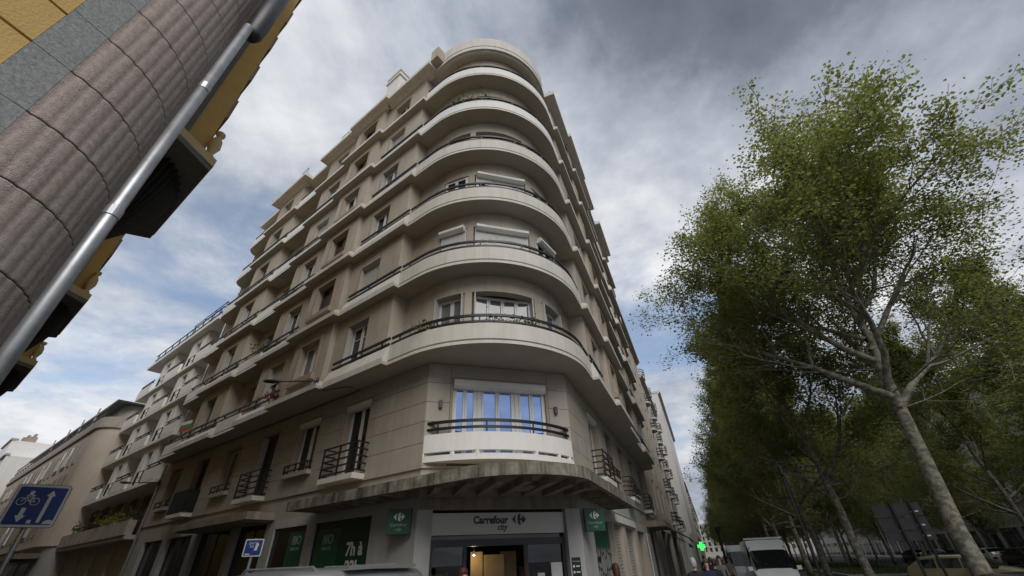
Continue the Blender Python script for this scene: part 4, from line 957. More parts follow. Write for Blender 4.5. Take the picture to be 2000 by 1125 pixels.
row_house(95.1, 130, .7, 22, 6, 9, hd, 'warm grey apartment house farther along the right street', 2, seed=5)
row_house(130.1, 190, .9, 20, 6, 14, hb, 'pale apartment house near the far end of the right street', 2, seed=6)
row_house(190.1, 300, 1.0, 19, 6, 16, hc, 'cream apartment row at the far end of the right street', 0, seed=7)
# awnings and pharmacy cross
def awning(s0, s1, e, z, dp, mt, label):
    mb = MB(); p = [FR_(s0, e), FR_(s1, e), FR_(s1, e+dp), FR_(s0, e+dp)]
    mb.box8([(*p[0], z), (*p[1], z), (*p[2], z-dp*.55), (*p[3], z-dp*.55), (*p[0], z+.03), (*p[1], z+.03), (*p[2], z-dp*.55+.03), (*p[3], z-dp*.55+.03)])
    FR_.box(mb, s0, s1, e+dp-.01, e+dp+.01, z-dp*.55-.2, z-dp*.55+.001)
    o = mb.build('awning', mt); tag(o, label, 'awning'); return o
awning(22.5, 30.5, .36, 3.35, 1.6, mat('green_awning', (.03, .16, .10), .8, .15, 2), 'sloping green shop awning on the right street')
awning(32.5, 42, .31, 3.9, 1.5, mat('dark_awning', (.03, .03, .035), .8), 'dark shop awning beyond the green one')
awning(58, 66, 1.56, 3.3, 1.6, mat('red_awning', (.25, .02, .03), .8, .2, 2), 'dark red shop awning below the grey tower block')
px, py = FR_(58, 2.3); cr_ = thing_local('pharmacy_cross', (px, py, 2.75), 0, 'glowing green pharmacy cross sign over the pavement', 'sign')
b = MB(); b.box(-.17, .17, -.09, .09, -.5, .5); b.box(-.5, -.171, -.088, .088, -.17, .17); b.box(.171, .5, -.088, .088, -.17, .17); part('cross', b.mesh('cross', emis('green_neon', (.05, 1.0, .12), 1.3)), cr_)
b = MB(); b.box(-1.6, -.501, -.03, .03, -.04, .04); part('bracket', b.mesh('bracket', M['darkmetal']), cr_)

# ================================================================== FOREGROUND BUILDING (left): fluted column, pipe, yellow facade
nlo = (-nl[0], -nl[1]); FO = Fr((-.017, -.024), ld, nlo)         # facade along the left street
FG = Fr((-3.17, 1.386), (-rd[0], -rd[1]), nr)                    # facade facing the boulevard
Y = empty('corner_building', (-3.8, 1.75, 0), 'yellow rendered building with a fluted pinkish stone corner column close to the camera', 'building')
M['yellow'] = mat('yellow_render', (.66, .45, .16), .85, .12, 1.5, bump=.3, bscale=60)
M['paleyellow'] = mat('pale_yellow_stone', (.66, .52, .28), .8, .12, 2)
M['pinkstone'] = mat('pink_stone', (.50, .41, .365), .9, .30, 26, bump=.55, bscale=110)
M['granite'] = mat('grey_granite', (.34, .35, .35), .85, .45, 45, bump=.3, bscale=120)
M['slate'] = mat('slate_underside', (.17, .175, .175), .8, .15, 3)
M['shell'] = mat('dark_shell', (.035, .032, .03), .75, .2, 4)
cx, cy, cr0 = -3.79, 1.75, .70
nfl = 46
def col_ring(z, off=0.0):
    pts = []
    for i in range(nfl*6):
        a = 2*math.pi*i/(nfl*6); w = abs(math.sin(nfl*a/2)); rad = cr0-.009+.010*w**.6+off
        pts.append((cx+rad*math.cos(a), cy+rad*math.sin(a), z))
    return pts
zz = .30; ci = 0
H1 = 1.8+.738*3.5
base = H1-.505*8
while base < 9.4:
    mb = MB(); n = nfl*6; lo, hi = max(0, base+.004), base+.505-.004
    for z, of in ((lo, -.005), (lo+.004, 0), (lo+.012, 0), (lo+.03, 0), (hi-.03, 0), (hi-.012, 0), (hi-.004, 0), (hi, -.005)): mb.v += col_ring(z, of)
    for r in range(7):
        for i in range(n): j = (i+1) % n; mb.f.append((r*n+i, r*n+j, (r+1)*n+j, (r+1)*n+i))
    mb.mi = [0]*len(mb.f)
    o = mb.build('column_drum', M['pinkstone'], Y, smooth=True, recalc=False)
    base += .505; ci += 1
mb = MB(); mb.lathe([(cr0-.05, 0), (cr0-.05, 9.6)], (cx, cy), 40); mb.build('column_core', M['joint'], Y)
# granite pilaster courses
base = H1-.505*8+.0
while base < 9.4:
    mb = MB(); FG.box(mb, -.06, .16, -.5, -.01, max(0, base+.003), base+.505-.003); mb.build('granite_block', M['granite'], Y); base += .505
base = H1+.1-.415*9; 
while base < 9.5:
    mb = MB(); FG.box(mb, .162, 9, -.5, -.02, max(0, base+.012), base+.415-.012); mb.build('render_course', M['yellow'], Y); base += .415
mb = MB(); FG.box(mb, .17, 9, -.6, -.045, 0, 9.5); mb.build('wall', M['trim'], Y)
mb = MB(); FO.box(mb, 4.25, 44, -6, -.02, 0, 19.0); mb.build('street_wall', M['yellow'], Y)
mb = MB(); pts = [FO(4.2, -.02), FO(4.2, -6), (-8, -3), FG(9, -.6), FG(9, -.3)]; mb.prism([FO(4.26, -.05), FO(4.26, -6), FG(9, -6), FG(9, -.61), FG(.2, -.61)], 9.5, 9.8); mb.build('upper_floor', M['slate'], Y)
Y2 = empty('apartment_building', (*FO(75, -3), 0), 'brownish building row beyond the yellow facade along the left street', 'building')
mb = MB(); FO.box(mb, 44.1, 120, -8, -.1, 0, 17.0); mb.build('wall', M['trim'], Y2)
for i in range(18):
    for f in range(4): mb = MB(); FO.box(mb, 46+i*4, 47.2+i*4, -.15, -.08, 4.5+f*3.1, 6.6+f*3.1); mb.build('window', M['glass'], Y2)
# zinc downpipe
px, py = math.sin(R_(-54.85))*3.72, math.cos(R_(-54.85))*3.72
dp = thing_local('downpipe', (px, py, 0), 0, 'shiny zinc downpipe running up beside the fluted column', 'pipe')
b = MB(); b.lathe([(.048, 0), (.048, 7.25)], (0, 0), 20); part('pipe', b.mesh('pipe', M['zinc'], True), dp)
for z in (2.4, 4.13, 5.9):
    b = MB(); b.lathe([(.050, z-.05), (.054, z-.045), (.054, z+.045), (.050, z+.05)], (0, 0), 20); part('collar', b.mesh('collar', M['zinc']), dp)
b = MB(); b.lathe([(.06, 7.2), (.10, 7.3), (.11, 7.7), (.11, 9.0)], (-.02, .10), 20); part('hopper', b.mesh('hopper', M['darkmetal'], True), dp)
# bays and balconies along the street
def yellow_bay(t0, t1, prot, z, ztop, wall_p):
    mb = MB(); poly = [FO(t0-.35, -.019), FO(t0-.25, prot*.18), FO(t0+.12, prot), FO(t1-.12, prot), FO(t1+.25, prot*.2), FO(t1+.3, -.019)]
    mb.prism(poly, z, z+.14); sl = mb.build('balcony_slab', M['slate'], Y)
    mb = MB(); tc_ = (t0+t1)/2; hw_ = (t1-t0)*.40; nseg = 36      # shell console under the slab
    lev = [(1.0, z-.002), (.93, z-.25), (.75, z-.62), (.50, z-1.0), (.25, z-1.35), (.06, z-1.6)]
    for sc_, zz_ in lev:
        for i in range(nseg+1):
            a = math.pi*i/nseg; rip = 1+.045*(1 if i % 2 else -1)
            mb.v.append((*FO(tc_+hw_*sc_*rip*math.cos(a), max(-.018, prot*.86*sc_*rip*math.sin(a))), zz_))
    for r in range(len(lev)-1):
        for i in range(nseg): mb.f.append((r*(nseg+1)+i, r*(nseg+1)+i+1, (r+1)*(nseg+1)+i+1, (r+1)*(nseg+1)+i))
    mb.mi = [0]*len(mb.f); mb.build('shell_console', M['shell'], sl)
    mb = MB(); ins = [FO(t0-.33, -.019), FO(t0-.22, prot*.18+.02), FO(t0+.10, prot+.03), FO(t1-.10, prot+.03), FO(t1+.22, prot*.2+.02), FO(t1+.3, -.019)]
    mb.prism(ins, z+.14, z+.36); mb.build('balcony_cap', M['paleyellow'], Y)
    for tt, pp in ((t0+.16, prot-.14), (t1-.16, prot-.14)):
        mb = MB(); q_ = FO(tt, pp); mb.lathe([(.10, z+.36), (.10, z+.42), (.06, z+.48), (.13, z+.72), (.11, z+.92), (.05, z+1.05), (.09, z+1.12), (.09, z+1.2)], q_, 14); mb.build('baluster', M['paleyellow'], Y, smooth=True)
    mb = MB(); wp = wall_p; FO.box(mb, t0+.3, t1-.3, -.019, wp, z+.36, ztop); mb.build('bay_wall', M['yellow'], Y)
    mb = MB(); FO.box(mb, t0+.22, t0+.299, -.019, wp*.33, z+.36, ztop); mb.build('bay_shade_strip', M['slate'], Y)  # near side of the bay, its shade put into the dark grey
    zz_ = z+1.9
    while zz_ < ztop:
        mb = MB(); FO.box(mb, t0+.301, t1-.301, wp+.001, wp+.03, zz_, zz_+1.05); FO.box(mb, t0+.4, t1-.4, wp+.03, wp+.075, zz_+.15, zz_+.9); mb.build('bay_trim', M['trim'], Y); zz_ += 1.75
    mb = MB(); rr2 = lambda d: [FO(t0+.2, prot-.1+d), FO(t1-.2, prot-.1+d)]
    mb = MB(); railing(mb, rr2, z+.36, h=(.1, .8), posts=.14, w=.015, base=0); mb.build('railing', M['iron'], Y)
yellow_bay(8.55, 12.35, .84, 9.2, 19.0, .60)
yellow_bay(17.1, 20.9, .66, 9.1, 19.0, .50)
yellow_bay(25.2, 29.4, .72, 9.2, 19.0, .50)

# ================================================================== GROUND, ROADS
mb = MB(); mb.quad((-1500, -1500, -.16), (1500, -1500, -.16), (1500, 1500, -.16), (-1500, 1500, -.16)); tag(mb.build('ground', M['ground'], recalc=False), kind='structure')
FB = Fr((0, 0), rd, nr)     # boulevard frame: s along, e to the right, e=0 through the camera
mb = MB(); FB.box(mb, -40, 500, 2.2, 40, -.155, -.13); tag(mb.build('road', M['asphalt']), kind='structure')
mb = MB(); mb.prism([FL(-14, 7.4), FL(160, 7.4), FL(160, 1.9), FL(-14, 1.9)], -.154, -.126); tag(mb.build('side_road', M['asphalt']), kind='structure')
mb = MB(); mb.prism([Lp, FC(2.3, 3.4), Rp, ], -.1, -.05)
mb = MB(); mb.prism(clean([FL(160, 1.9), FL(0, 1.9), FC(2.3, 3.6), FR_(0, 5.2), FR_(480, 5.2), FR_(480, -12), FL(0, -12), FL(160, -12)]), -.15, 0.0); tag(mb.build('pavement', M['pavement']), kind='structure')
mb = MB(); mb.prism([FB(-40, 2.2), FB(2.5, 2.2), FO(0.5, .6), FO(160, .6), FO(160, -8), FB(-40, -12)], -.15, .0); tag(mb.build('pavement', M['pavement']), kind='structure')
mb = MB(); mb.sweep([(0, -.15), (.18, -.15), (.18, .005), (0, .005)], lambda d: [FR_(0, 5.2+d), FR_(480, 5.2+d)]); tag(mb.build('kerb', M['kerb']), kind='structure')
mb = MB(); FB.box(mb, 46, 300, 9.8, 16.5, -.129, .10); tag(mb.build('median', M['grass']), kind='structure')
mb = MB(); FB.box(mb, 45.7, 300, 9.5, 9.8, -.129, .06); FB.box(mb, 45.7, 46, 9.8, 16.5, -.129, .06); tag(mb.build('median_kerb', M['kerb']), kind='structure')
gr = MB(); grn = random.Random(9)
for i in range(9000):
    s_ = 46+abs(grn.gauss(0, 25)); e_ = grn.uniform(9.85, 16.4); x, y = FB(s_, e_); a = grn.uniform(0, 6.28); h = grn.uniform(.05, .13); w = .02
    gr.v += [(x-w*math.cos(a), y-w*math.sin(a), .1), (x+w*math.cos(a), y+w*math.sin(a), .1), (x+grn.uniform(-.04, .04), y, .1+h)]; n = len(gr.v); gr.f.append((n-3, n-2, n-1)); gr.mi.append(0)
tag(gr.build('grass', M['grass'], recalc=False), 'short green grass on the central strip of the boulevard', 'grass', kind='stuff')

# ================================================================== TREES
def make_tree(seed, H=22.0, fork=5.8, trunk_r=.27, spread=6.2, lean=(1.4, -.9), leaves=26000, leaf=.19, nlimb=9, el0=.62, skirt=.26, tk=.72, el1=1.06):
    rnd = random.Random(seed); tr = MB(); tips = []
    top = Vector((lean[0], lean[1], H*.80))
    def axis(t): return Vector((lean[0]*t**1.3, lean[1]*t**1.3, H*.9*t))
    pts = []; rads = []
    for i in range(15):
        t = i/14; p = axis(t); p += Vector((rnd.gauss(0, .07), rnd.gauss(0, .07), 0))*(1 if i > 1 else 0); pts.append(p); rads.append(max(.03, trunk_r*(1-t)**.75*(1.25 if i == 0 else 1)))
    tr.tube(pts, rads, 12)
    def branch(p, d, L, r, depth):
        n = 6; q = p.copy(); P = [q.copy()]; R = [r]; dd = d.copy()
        for i in range(n):
            dd = (dd+Vector((rnd.gauss(0, .13), rnd.gauss(0, .13), rnd.gauss(.05, .09)))).normalized(); q = q+dd*(L/n); P.append(q.copy()); R.append(max(.008, r*(1-(i+1)/n*.8)))
            if depth < 3 and i >= 1:
                for _ in range(2 if depth == 0 else (1 if rnd.random() < .85 else 2)):
                    a = rnd.uniform(0, 6.28); s_ = dd.cross(Vector((math.cos(a), math.sin(a), .3))).normalized()
                    branch(q, (dd*.75+s_*.75+Vector((0, 0, .12))).normalized(), L*rnd.uniform(.36, .55), R[-1]*.62, depth+1)
            if depth >= 2: tips.append((q.copy(), dd.copy()))
        tr.tube(P, R, 6 if depth < 2 else 4, cap=False)
        tips.append((q.copy(), dd.copy()))
    zf0 = fork/(H*.9)
    for i in range(nlimb):
        tf = i/(nlimb-1); t = zf0+(.95-zf0)*tf**1.05; p = axis(t); az_ = i*2.4+rnd.uniform(-.3, .3)
        el = el0+(el1-el0)*tf+rnd.uniform(-.1, .12)
        d = Vector((math.cos(az_)*math.cos(el), math.sin(az_)*math.cos(el), math.sin(el)))
        branch(p, d, spread*(1.30-tk*tf)*rnd.uniform(.88, 1.1), trunk_r*(.58-.3*tf), 0)
    for i in range(6):      # lower skirt
        az_ = rnd.uniform(0, 6.28); p = axis(zf0+.10*i/5); d = Vector((math.cos(az_), math.sin(az_), .18)).normalized(); branch(p, d, spread*.85, trunk_r*skirt, 1)
    lf = MB(); nt_ = len(tips); per = max(1, leaves//nt_)
    V, Fc = lf.v, lf.f
    for (p, d) in tips:
        k = per+(1 if rnd.random() < leaves/nt_-per else 0)
        for _ in range(k):
            c = p+Vector((rnd.gauss(0, .23), rnd.gauss(0, .23), rnd.gauss(-.05, .20)))
            a = Vector((rnd.uniform(-1, 1), rnd.uniform(-1, 1), rnd.uniform(-.75, .25))).normalized(); b = a.cross(Vector((rnd.uniform(-.5, .5), rnd.uniform(-.5, .5), 1))).normalized()
            s_ = leaf*rnd.uniform(.55, 1.25); up = b.cross(a)*s_*.16
            n = len(V); V += [tuple(c), tuple(c+a*s_*.45+b*s_*.5+up), tuple(c+a*s_), tuple(c+a*s_*.45-b*s_*.5+up)]; Fc.append((n, n+1, n+2)); Fc.append((n, n+2, n+3))
    lf.mi = [0]*len(Fc)
    print('tree', seed, 'tips', nt_, 'leaves', len(Fc)//2)
    return tr.mesh('trunk', M['bark'], True, False), lf.mesh('crown', M['leaf'], False, False)
TREES = [make_tree(11, 19.6, 7.0, .27, 6.2, (1.2, -.3), 125000, .12, 18, .78, .15, .50, .92), make_tree(23, 18.5, 3.9, .22, 5.0, (1.0, -.5), 62000, .155, 12), make_tree(37, 19.0, 4.3, .23, 4.9, (.8, -.6), 62000, .155, 12)]
TC = 0
def tree(e, s_, var, sc, rz, label, grp, zs=1.0):
    x, y = FB(s_, e); r = thing_local('plane_tree', (x, y, -.13), rz, label, 'tree', grp); r.scale = (sc, sc, sc*zs)
    tme, lme = TREES[var]; part('trunk', tme, r); part('crown', lme, r); return r
T0 = 17.7
ords = ['nearest', 'second', 'third', 'fourth', 'fifth', 'sixth', 'seventh', 'eighth', 'ninth', 'tenth', 'eleventh', 'twelfth', 'thirteenth', 'fourteenth', 'fifteenth', 'sixteenth', 'seventeenth', 'eighteenth', 'nineteenth', 'twentieth', 'twenty-first', 'twenty-second', 'twenty-third', 'twenty-fourth']
tr_rnd = random.Random(4)
for i in range(24):
    lab = 'tall plane tree nearest the camera with a pale mottled trunk, spreading crown' if i == 0 else '%s plane tree from the camera in the kerbside row' % ords[i]
    tree(6.9+tr_rnd.uniform(-.25, .25) if i else 7.8, T0+9.0*i+1.5 if i else 20.2, 0 if i == 0 else 1+i % 2, 1.08 if i == 0 else tr_rnd.uniform(.93, 1.05), 0 if i == 0 else tr_rnd.uniform(0, 6.28), lab, 'plane trees in the kerbside row', .84 if i == 0 else 1.0)
for i in range(14):
    tree(13.3+tr_rnd.uniform(-.4, .4), 62+9.0*i, 1+(i+1) % 2, tr_rnd.uniform(.85, 1.0), tr_rnd.uniform(0, 6.28), '%s plane tree from the camera on the grass strip' % (ords[i] if i else 'nearest'), 'plane trees on the grass strip')
for i in range(12):
    tree(28.5+tr_rnd.uniform(-.4, .4), 16+8.5*i, 1+i % 2, tr_rnd.uniform(.7, .82), tr_rnd.uniform(0, 6.28), '%s plane tree from the right edge close to the far house fronts' % (ords[i] if i else 'first'), 'plane trees before the far houses', .85)
for i in range(18):
    tree(20+tr_rnd.uniform(-.4, .4), 22+10.0*i, 1+i % 2, tr_rnd.uniform(.78, .9), tr_rnd.uniform(0, 6.28), '%s plane tree from the right edge in the second row across the boulevard' % (ords[i] if i else 'first'), 'plane trees in the far row')

# ---- opposite side of the boulevard
FX = Fr(FB(0, 36), rd, (-nr[0], -nr[1]))
def opp(s0, s1, h, mt, label, seed):
    X = empty('apartment_building', (*FX((s0+s1)/2, -5), 0), label, 'building'); rnd = random.Random(seed)
    mb = MB(); holes = []; nw = int((s1-s0)/3.0); fl = int((h-4.5)/3.1)
    for f in range(fl):
        for i in range(nw): c_ = s0+(i+.5)*(s1-s0)/nw; holes.append((c_-.6, c_+.6, 4.9+f*3.1, 7.1+f*3.1))
    wall(mb, FX, s0, s1, 0, h, 0, holes, .25); p, q_ = FX(s0, 0), FX(s0, -12); mb.quad((*p, 0), (*q_, 0), (*q_, h), (*p, h)); p, q_ = FX(s1, 0), FX(s1, -12); mb.quad((*p, 0), (*q_, 0), (*q_, h), (*p, h)); mb.build('wall', mt, X)
    for hh in holes: mb = MB(); FX.box(mb, hh[0], hh[1], -.25, -.2, hh[2], hh[3]); mb.build('window', M['glass'] if rnd.random() < .6 else M['shutter'], X)
    mb = MB(); FX.box(mb, s0, s1, -1, .5, h, h+.4); mb.build('roof_cornice', mt, X)
    mb = MB(); p2 = [FX(s0, .2), FX(s1, .2), FX(s1, -10), FX(s0, -10)]; p3 = [FX(s0+2, -3), FX(s1-2, -3), FX(s1-2, -9), FX(s0+2, -9)]; mb.box8([(*q_, h+.4) for q_ in p2]+[(*q_, h+3.8) for q_ in p3]); mb.build('roof', M['slate'], X)
    for i in range(int((s1-s0)/5)):
        mb = MB(); FX.box(mb, s0+.8+i*5, s0+4.6+i*5, .001, .06, .3, 3.2); mb.build('shop_window', M['glass'], X)
opp(4, 30, 18, hb, 'pale stone apartment house behind the far trees at the right edge', 1)
opp(30.1, 62, 19, hc, 'cream apartment house across the boulevard behind the second tree row', 2)
opp(62.1, 110, 18, hd, 'grey apartment house farther across the boulevard', 3)
opp(110.1, 200, 19, hw, 'light apartment row at the far end across the boulevard', 4)
E9 = empty('apartment_building', (*FB(345, 14), 0), 'distant pale building closing the far end of the boulevard', 'building')
mb = MB(); FB.box(mb, 340, 350, -8, 60, 0, 19); mb.build('wall', hd, E9)
for i in range(20):
    for f in range(5): mb = MB(); FB.box(mb, 339.9, 340.2, -6+i*3.2, -4.6+i*3.2, 3+f*3.2, 5.2+f*3.2); mb.build('window', M['glass'], E9)
for i, (s_, lb, cc) in enumerate(((18, 'pale blue parasol awning before the far shops at the right edge', (.35, .45, .5)), (27, 'pale blue shop awning left of the nearest trunk', (.35, .45, .5)), (38, 'white awning across the boulevard', (.6, .6, .58)), (47, 'second white awning across the boulevard', (.6, .6, .58)))):
    mb = MB(); p = [FX(s_, .07), FX(s_+4, .07), FX(s_+4, 2.2), FX(s_, 2.2)]
    mb.box8([(*p[0], 3.4), (*p[1], 3.4), (*p[2], 2.5), (*p[3], 2.5), (*p[0], 3.45), (*p[1], 3.45), (*p[2], 2.55), (*p[3], 2.55)]); o = mb.build('awning', mat('awning_cloth_%d' % i, cc, .8)); tag(o, lb, 'awning')

# ================================================================== VEHICLES
def paint(name, c, metal=.3): 
    Mt = mat(name, c, .3, metal=metal); b = Mt.node_tree.nodes['Principled BSDF']; b.inputs['Coat Weight'].default_value = .6; b.inputs['Coat Roughness'].default_value = .08; return Mt
def vehicle(name, loc, heading, stations, glass_top, glass_side, pm, label, cat, wheels, wr=.33, group=None, extras=None):
    """stations: (x, half_width, z_low, z_belt, half_width_roof, z_roof); front = +x"""
    r = thing_local(name, loc, heading, label, cat, group)
    def sec(st):
        x, hw, zl, zb, hr, zr = st
        half = [(hw*.82, zl), (hw*.98, zl+.12), (hw, (zl+zb)/2), (hw*.985, zb), (hr, zr-.07), (hr*.86, zr-.012), (0, zr)]
        return [(x, -y, z) for y, z in half[:-1]]+[(x, 0, zr)]+[(x, y, z) for y, z in reversed(half[:-1])]
    S = [sec(s_) for s_ in stations]; k = len(S[0]); b = MB()
    for s_ in S: b.v += s_
    for i in range(len(S)-1):
        for j in range(k): j2 = (j+1) % k; b.f.append((i*k+j, i*k+j2, (i+1)*k+j2, (i+1)*k+j))
    b.f.append(tuple(range(k))); b.f.append(tuple(range(len(S)*k-1, (len(S)-1)*k-1, -1))); b.mi = [0]*len(b.f)
    me = b.mesh('body', pm, True); 
    body = part('body', me, r)
    es = body.modifiers.new('edge', 'EDGE_SPLIT'); es.split_angle = R_(38)
    def gstrip(i, js, ins, name_, mt=None):
        g = MB(); A_, B2 = S[i], S[i+1]; rows_ = []
        for tx in (ins, 1-ins): rows_.append([Vector(A_[j]).lerp(Vector(B2[j]), tx) for j in js])
        if len(js) == 2:
            for rw in rows_: a_, b_ = rw[0].copy(), rw[1].copy(); rw[0] = a_.lerp(b_, .10); rw[1] = a_.lerp(b_, .88)
        nrm = []
        for q in range(len(js)):
            q0, q1 = max(0, q-1), min(len(js)-1, q+1)
            n_ = (rows_[1][q]-rows_[0][q]).cross(rows_[0][q1]-rows_[0][q0]).normalized()
            if n_.dot(rows_[0][q]-Vector((rows_[0][q].x*.8, 0, .9))) < 0: n_ = -n_
            nrm.append(n_)
        for sh in (-.02, .012):
            for rw in rows_: g.v += [tuple(p+n_*sh) for p, n_ in zip(rw, nrm)]
        k_ = len(js)
        for q in range(k_-1):
            g.f.append((q, q+1, k_+q+1, k_+q)); g.f.append((2*k_+q, 2*k_+q+1, 3*k_+q+1, 3*k_+q)); g.f.append((q, q+1, 2*k_+q+1, 2*k_+q)); g.f.append((k_+q, k_+q+1, 3*k_+q+1, 3*k_+q))
        g.f.append((0, k_, 3*k_, 2*k_)); g.f.append((k_-1, 2*k_-1, 4*k_-1, 3*k_-1)); g.mi = [0]*len(g.f); part(name_, g.mesh(name_, mt or M['glass']), r)
    for i in glass_top: gstrip(i, [4, 5, 6, 7, 8], .04, 'windscreen')
    for i in glass_side: gstrip(i, [3, 4], .05, 'side_window'); gstrip(i, [8, 9], .05, 'side_window')
    hw = max(s_[1] for s_ in stations)
    for wx in wheels:
        for sy in (-1, 1):
            g = MB(); pr = [(wr*.62, -.11), (wr*.97, -.10), (wr, -.06), (wr, .06), (wr*.97, .10), (wr*.62, .11)]; n = 20
            for rad, y in pr:
                for q in range(n): a = 2*math.pi*q/n; g.v.append((rad*math.cos(a), y, rad*math.sin(a)))
            for i in range(5):
                for q in range(n): q2 = (q+1) % n; g.f.append((i*n+q, i*n+q2, (i+1)*n+q2, (i+1)*n+q))
            g.mi = [0]*len(g.f); wo = part('wheel', cached(('wheel', wr), lambda: g.mesh('wheel', M['rubber'], True)), r, (wx, sy*(hw-.09), wr))
            def rimf():
                q = MB(); 
                for i in range(5):
                    a = 2*math.pi*i/5; ca, sa = math.cos(a), math.sin(a); w = .05
                    q.box8([(-sa*w, -.10, ca*w), (sa*w, -.10, -ca*w), (ca*wr*.62+sa*w, -.10, sa*wr*.62-ca*w), (ca*wr*.62-sa*w, -.10, sa*wr*.62+ca*w), (-sa*w, .10, ca*w), (sa*w, .10, -ca*w), (ca*wr*.62+sa*w, .10, sa*wr*.62-ca*w), (ca*wr*.62-sa*w, .10, sa*wr*.62+ca*w)])
                q2 = MB(); return q.mesh('rim', M['zinc'])
            part('rim', cached(('rim', wr), rimf), wo)
    f = stations[-1]; bk = stations[0]
    for sy in (-1, 1):
        for st, sg, mt, nm in ((f, 1, 'signwhite', 'headlight'), (bk, -1, 'redlight', 'tail_light')):
            g = MB(); zc2 = st[2]+(st[3]-st[2])*.62; g.box(st[0]-.10, st[0]+.10, sy*st[1]*.72-.14, sy*st[1]*.72+.14, zc2-.09, zc2+.09); part(nm, g.mesh(nm, M[mt]), r)
        g = MB(); mi_ = [s_ for s_ in stations if s_[5] > 1.15][-1]; g.box(mi_[0]-.12, mi_[0]+.06, sy*(mi_[1]+.10)-.10, sy*(mi_[1]+.10)+.10, mi_[3]-.02, mi_[3]+.15); part('mirror', g.mesh('mirror', pm), r)
    g = MB(); g.box(f[0]+.01, f[0]+.03, -.26, .26, f[2]+.12, f[2]+.23); part('number_plate', g.mesh('number_plate', M['signwhite']), r)
    if extras: extras(r)
    return r
M['redlight'] = mat('red_lamp_glass', (.25, .01, .01), .2)
def hatch(L=4.2, w=.88, h=1.48): 
    return [(-L/2, w*.86, .3, .85, w*.72, .95), (-L/2+.08, w*.95, .22, .92, w*.78, 1.12), (-L/2+.65, w, .2, .95, w*.76, h-.06), (-L/2+1.3, w, .2, .95, w*.78, h), (L*.02, w, .2, .95, w*.79, h-.005), (L*.10, w, .2, .95, w*.78, h-.05), (L*.29, w, .2, .96, w*.84, 1.02), (L*.42, w*.97, .22, .84, w*.8, .90), (L/2-.05, w*.88, .28, .66, w*.7, .74), (L/2, w*.78, .32, .6, w*.6, .64)]
def mpv(L=4.4, w=.92, h=1.86):
    return [(-L/2, w*.93, .3, 1.05, w*.82, h-.12), (-L/2+.1, w*.97, .25, 1.08, w*.84, h-.04), (-L/2+1.1, w, .22, 1.08, w*.85, h), (-.1, w, .22, 1.08, w*.85, h+.005), (L*.12, w, .22, 1.08, w*.84, h-.05), (L*.30, w, .22, 1.1, w*.86, 1.16), (L*.43, w*.97, .24, .92, w*.82, 1.0), (L/2-.03, w*.9, .3, .72, w*.72, .8), (L/2, w*.82, .34, .66, w*.62, .7)]
def bigvan(L=5.6, w=1.0, h=2.5):
    return [(-L/2, w*.97, .35, 1.25, w*.9, h-.06), (-L/2+.1, w, .3, 1.3, w*.92, h), (0, w, .3, 1.3, w*.92, h), (L*.20, w, .3, 1.3, w*.91, h-.03), (L*.27, w, .3, 1.28, w*.86, 2.04), (L*.40, w*.99, .3, 1.16, w*.84, 1.18), (L*.48, w*.93, .32, .92, w*.76, .98), (L/2, w*.85, .36, .8, w*.68, .86)]
hdl = math.atan2(ld[1], ld[0]); hdr = math.atan2(rd[1], rd[0])
silver = paint('silver_paint', (.50, .51, .53), .7); whitep = paint('white_van_paint', (.70, .71, .72), 0); blackp = paint('black_paint', (.012, .013, .016), .2); gold = paint('beige_gold_paint', (.30, .26, .15), .4); greyp = paint('grey_paint', (.16, .165, .17), .6)
def silver_extra(r):
    for sy in (-1, 1):
        b = MB(); b.tube([(-1.7, sy*.66, 1.84), (-1.6, sy*.66, 1.885), (.2, sy*.66, 1.89), (.3, sy*.66, 1.84)], .018, 6); part('roof_rail', b.mesh('roof_rail', M['zinc']), r)
    b = MB(); b.box(-2.22, -2.0, -.55, .55, 1.845, 1.885); part('spoiler', b.mesh('spoiler', silver), r)
x, y = math.sin(R_(-25.3))*8.6, math.cos(R_(-25.3))*8.6
vehicle('parked_car', (x, y, -.04), hdl, [(a, b_, c_, d_, e_, f_*1.01) for a, b_, c_, d_, e_, f_ in mpv()], [4], [0, 1, 2, 3, 4], silver, 'silver people carrier cut by the bottom edge before the green posters', 'car', (-1.35, 1.35), extras=silver_extra)
def van_extra(r):
    b = MB(); b.box(1.0, 1.12, -.95, .95, 2.50, 2.58); part('roof_bar', b.mesh('roof_bar', M['signwhite']), r)
    for sy in (-1, 1): b = MB(); b.tube([(1.06, sy*.85, 2.42), (1.06, sy*.85, 2.52)], .02, 6); b.tube([(1.06, sy*.98, 2.55), (1.02, sy*1.0, 2.72)], .012, 6); part('bar_foot', b.mesh('bar_foot', M['darkmetal']), r)
    b = MB(); b.box8([(1.40, -.86, 2.06), (1.40, .86, 2.06), (1.33, .84, 2.16), (1.33, -.84, 2.16), (1.45, -.86, 2.065), (1.45, .86, 2.065), (1.38, .84, 2.165), (1.38, -.84, 2.165)]); part('visor', b.mesh('visor', M['iron']), r)
x, y = math.sin(R_(26.3))*30.5, math.cos(R_(26.3))*30.5
vehicle('van', (x, y, -.13), hdr+math.pi+.02, bigvan(5.6, 1.02, 2.5), [4], [3, 4], whitep, 'white high-roofed van facing the camera with a roof bar', 'van', (-1.7, 1.75), extras=van_extra)
x, y = math.sin(R_(24.0))*37.5, math.cos(R_(24.0))*37.5
vehicle('van', (x, y, -.13), hdr+math.pi+.0, bigvan(5.4, .98, 2.4), [4], [3, 4], whitep, 'second white van parked behind the high-roofed van', 'van', (-1.7, 1.75))
x, y = math.sin(R_(41.6))*31, math.cos(R_(41.6))*31
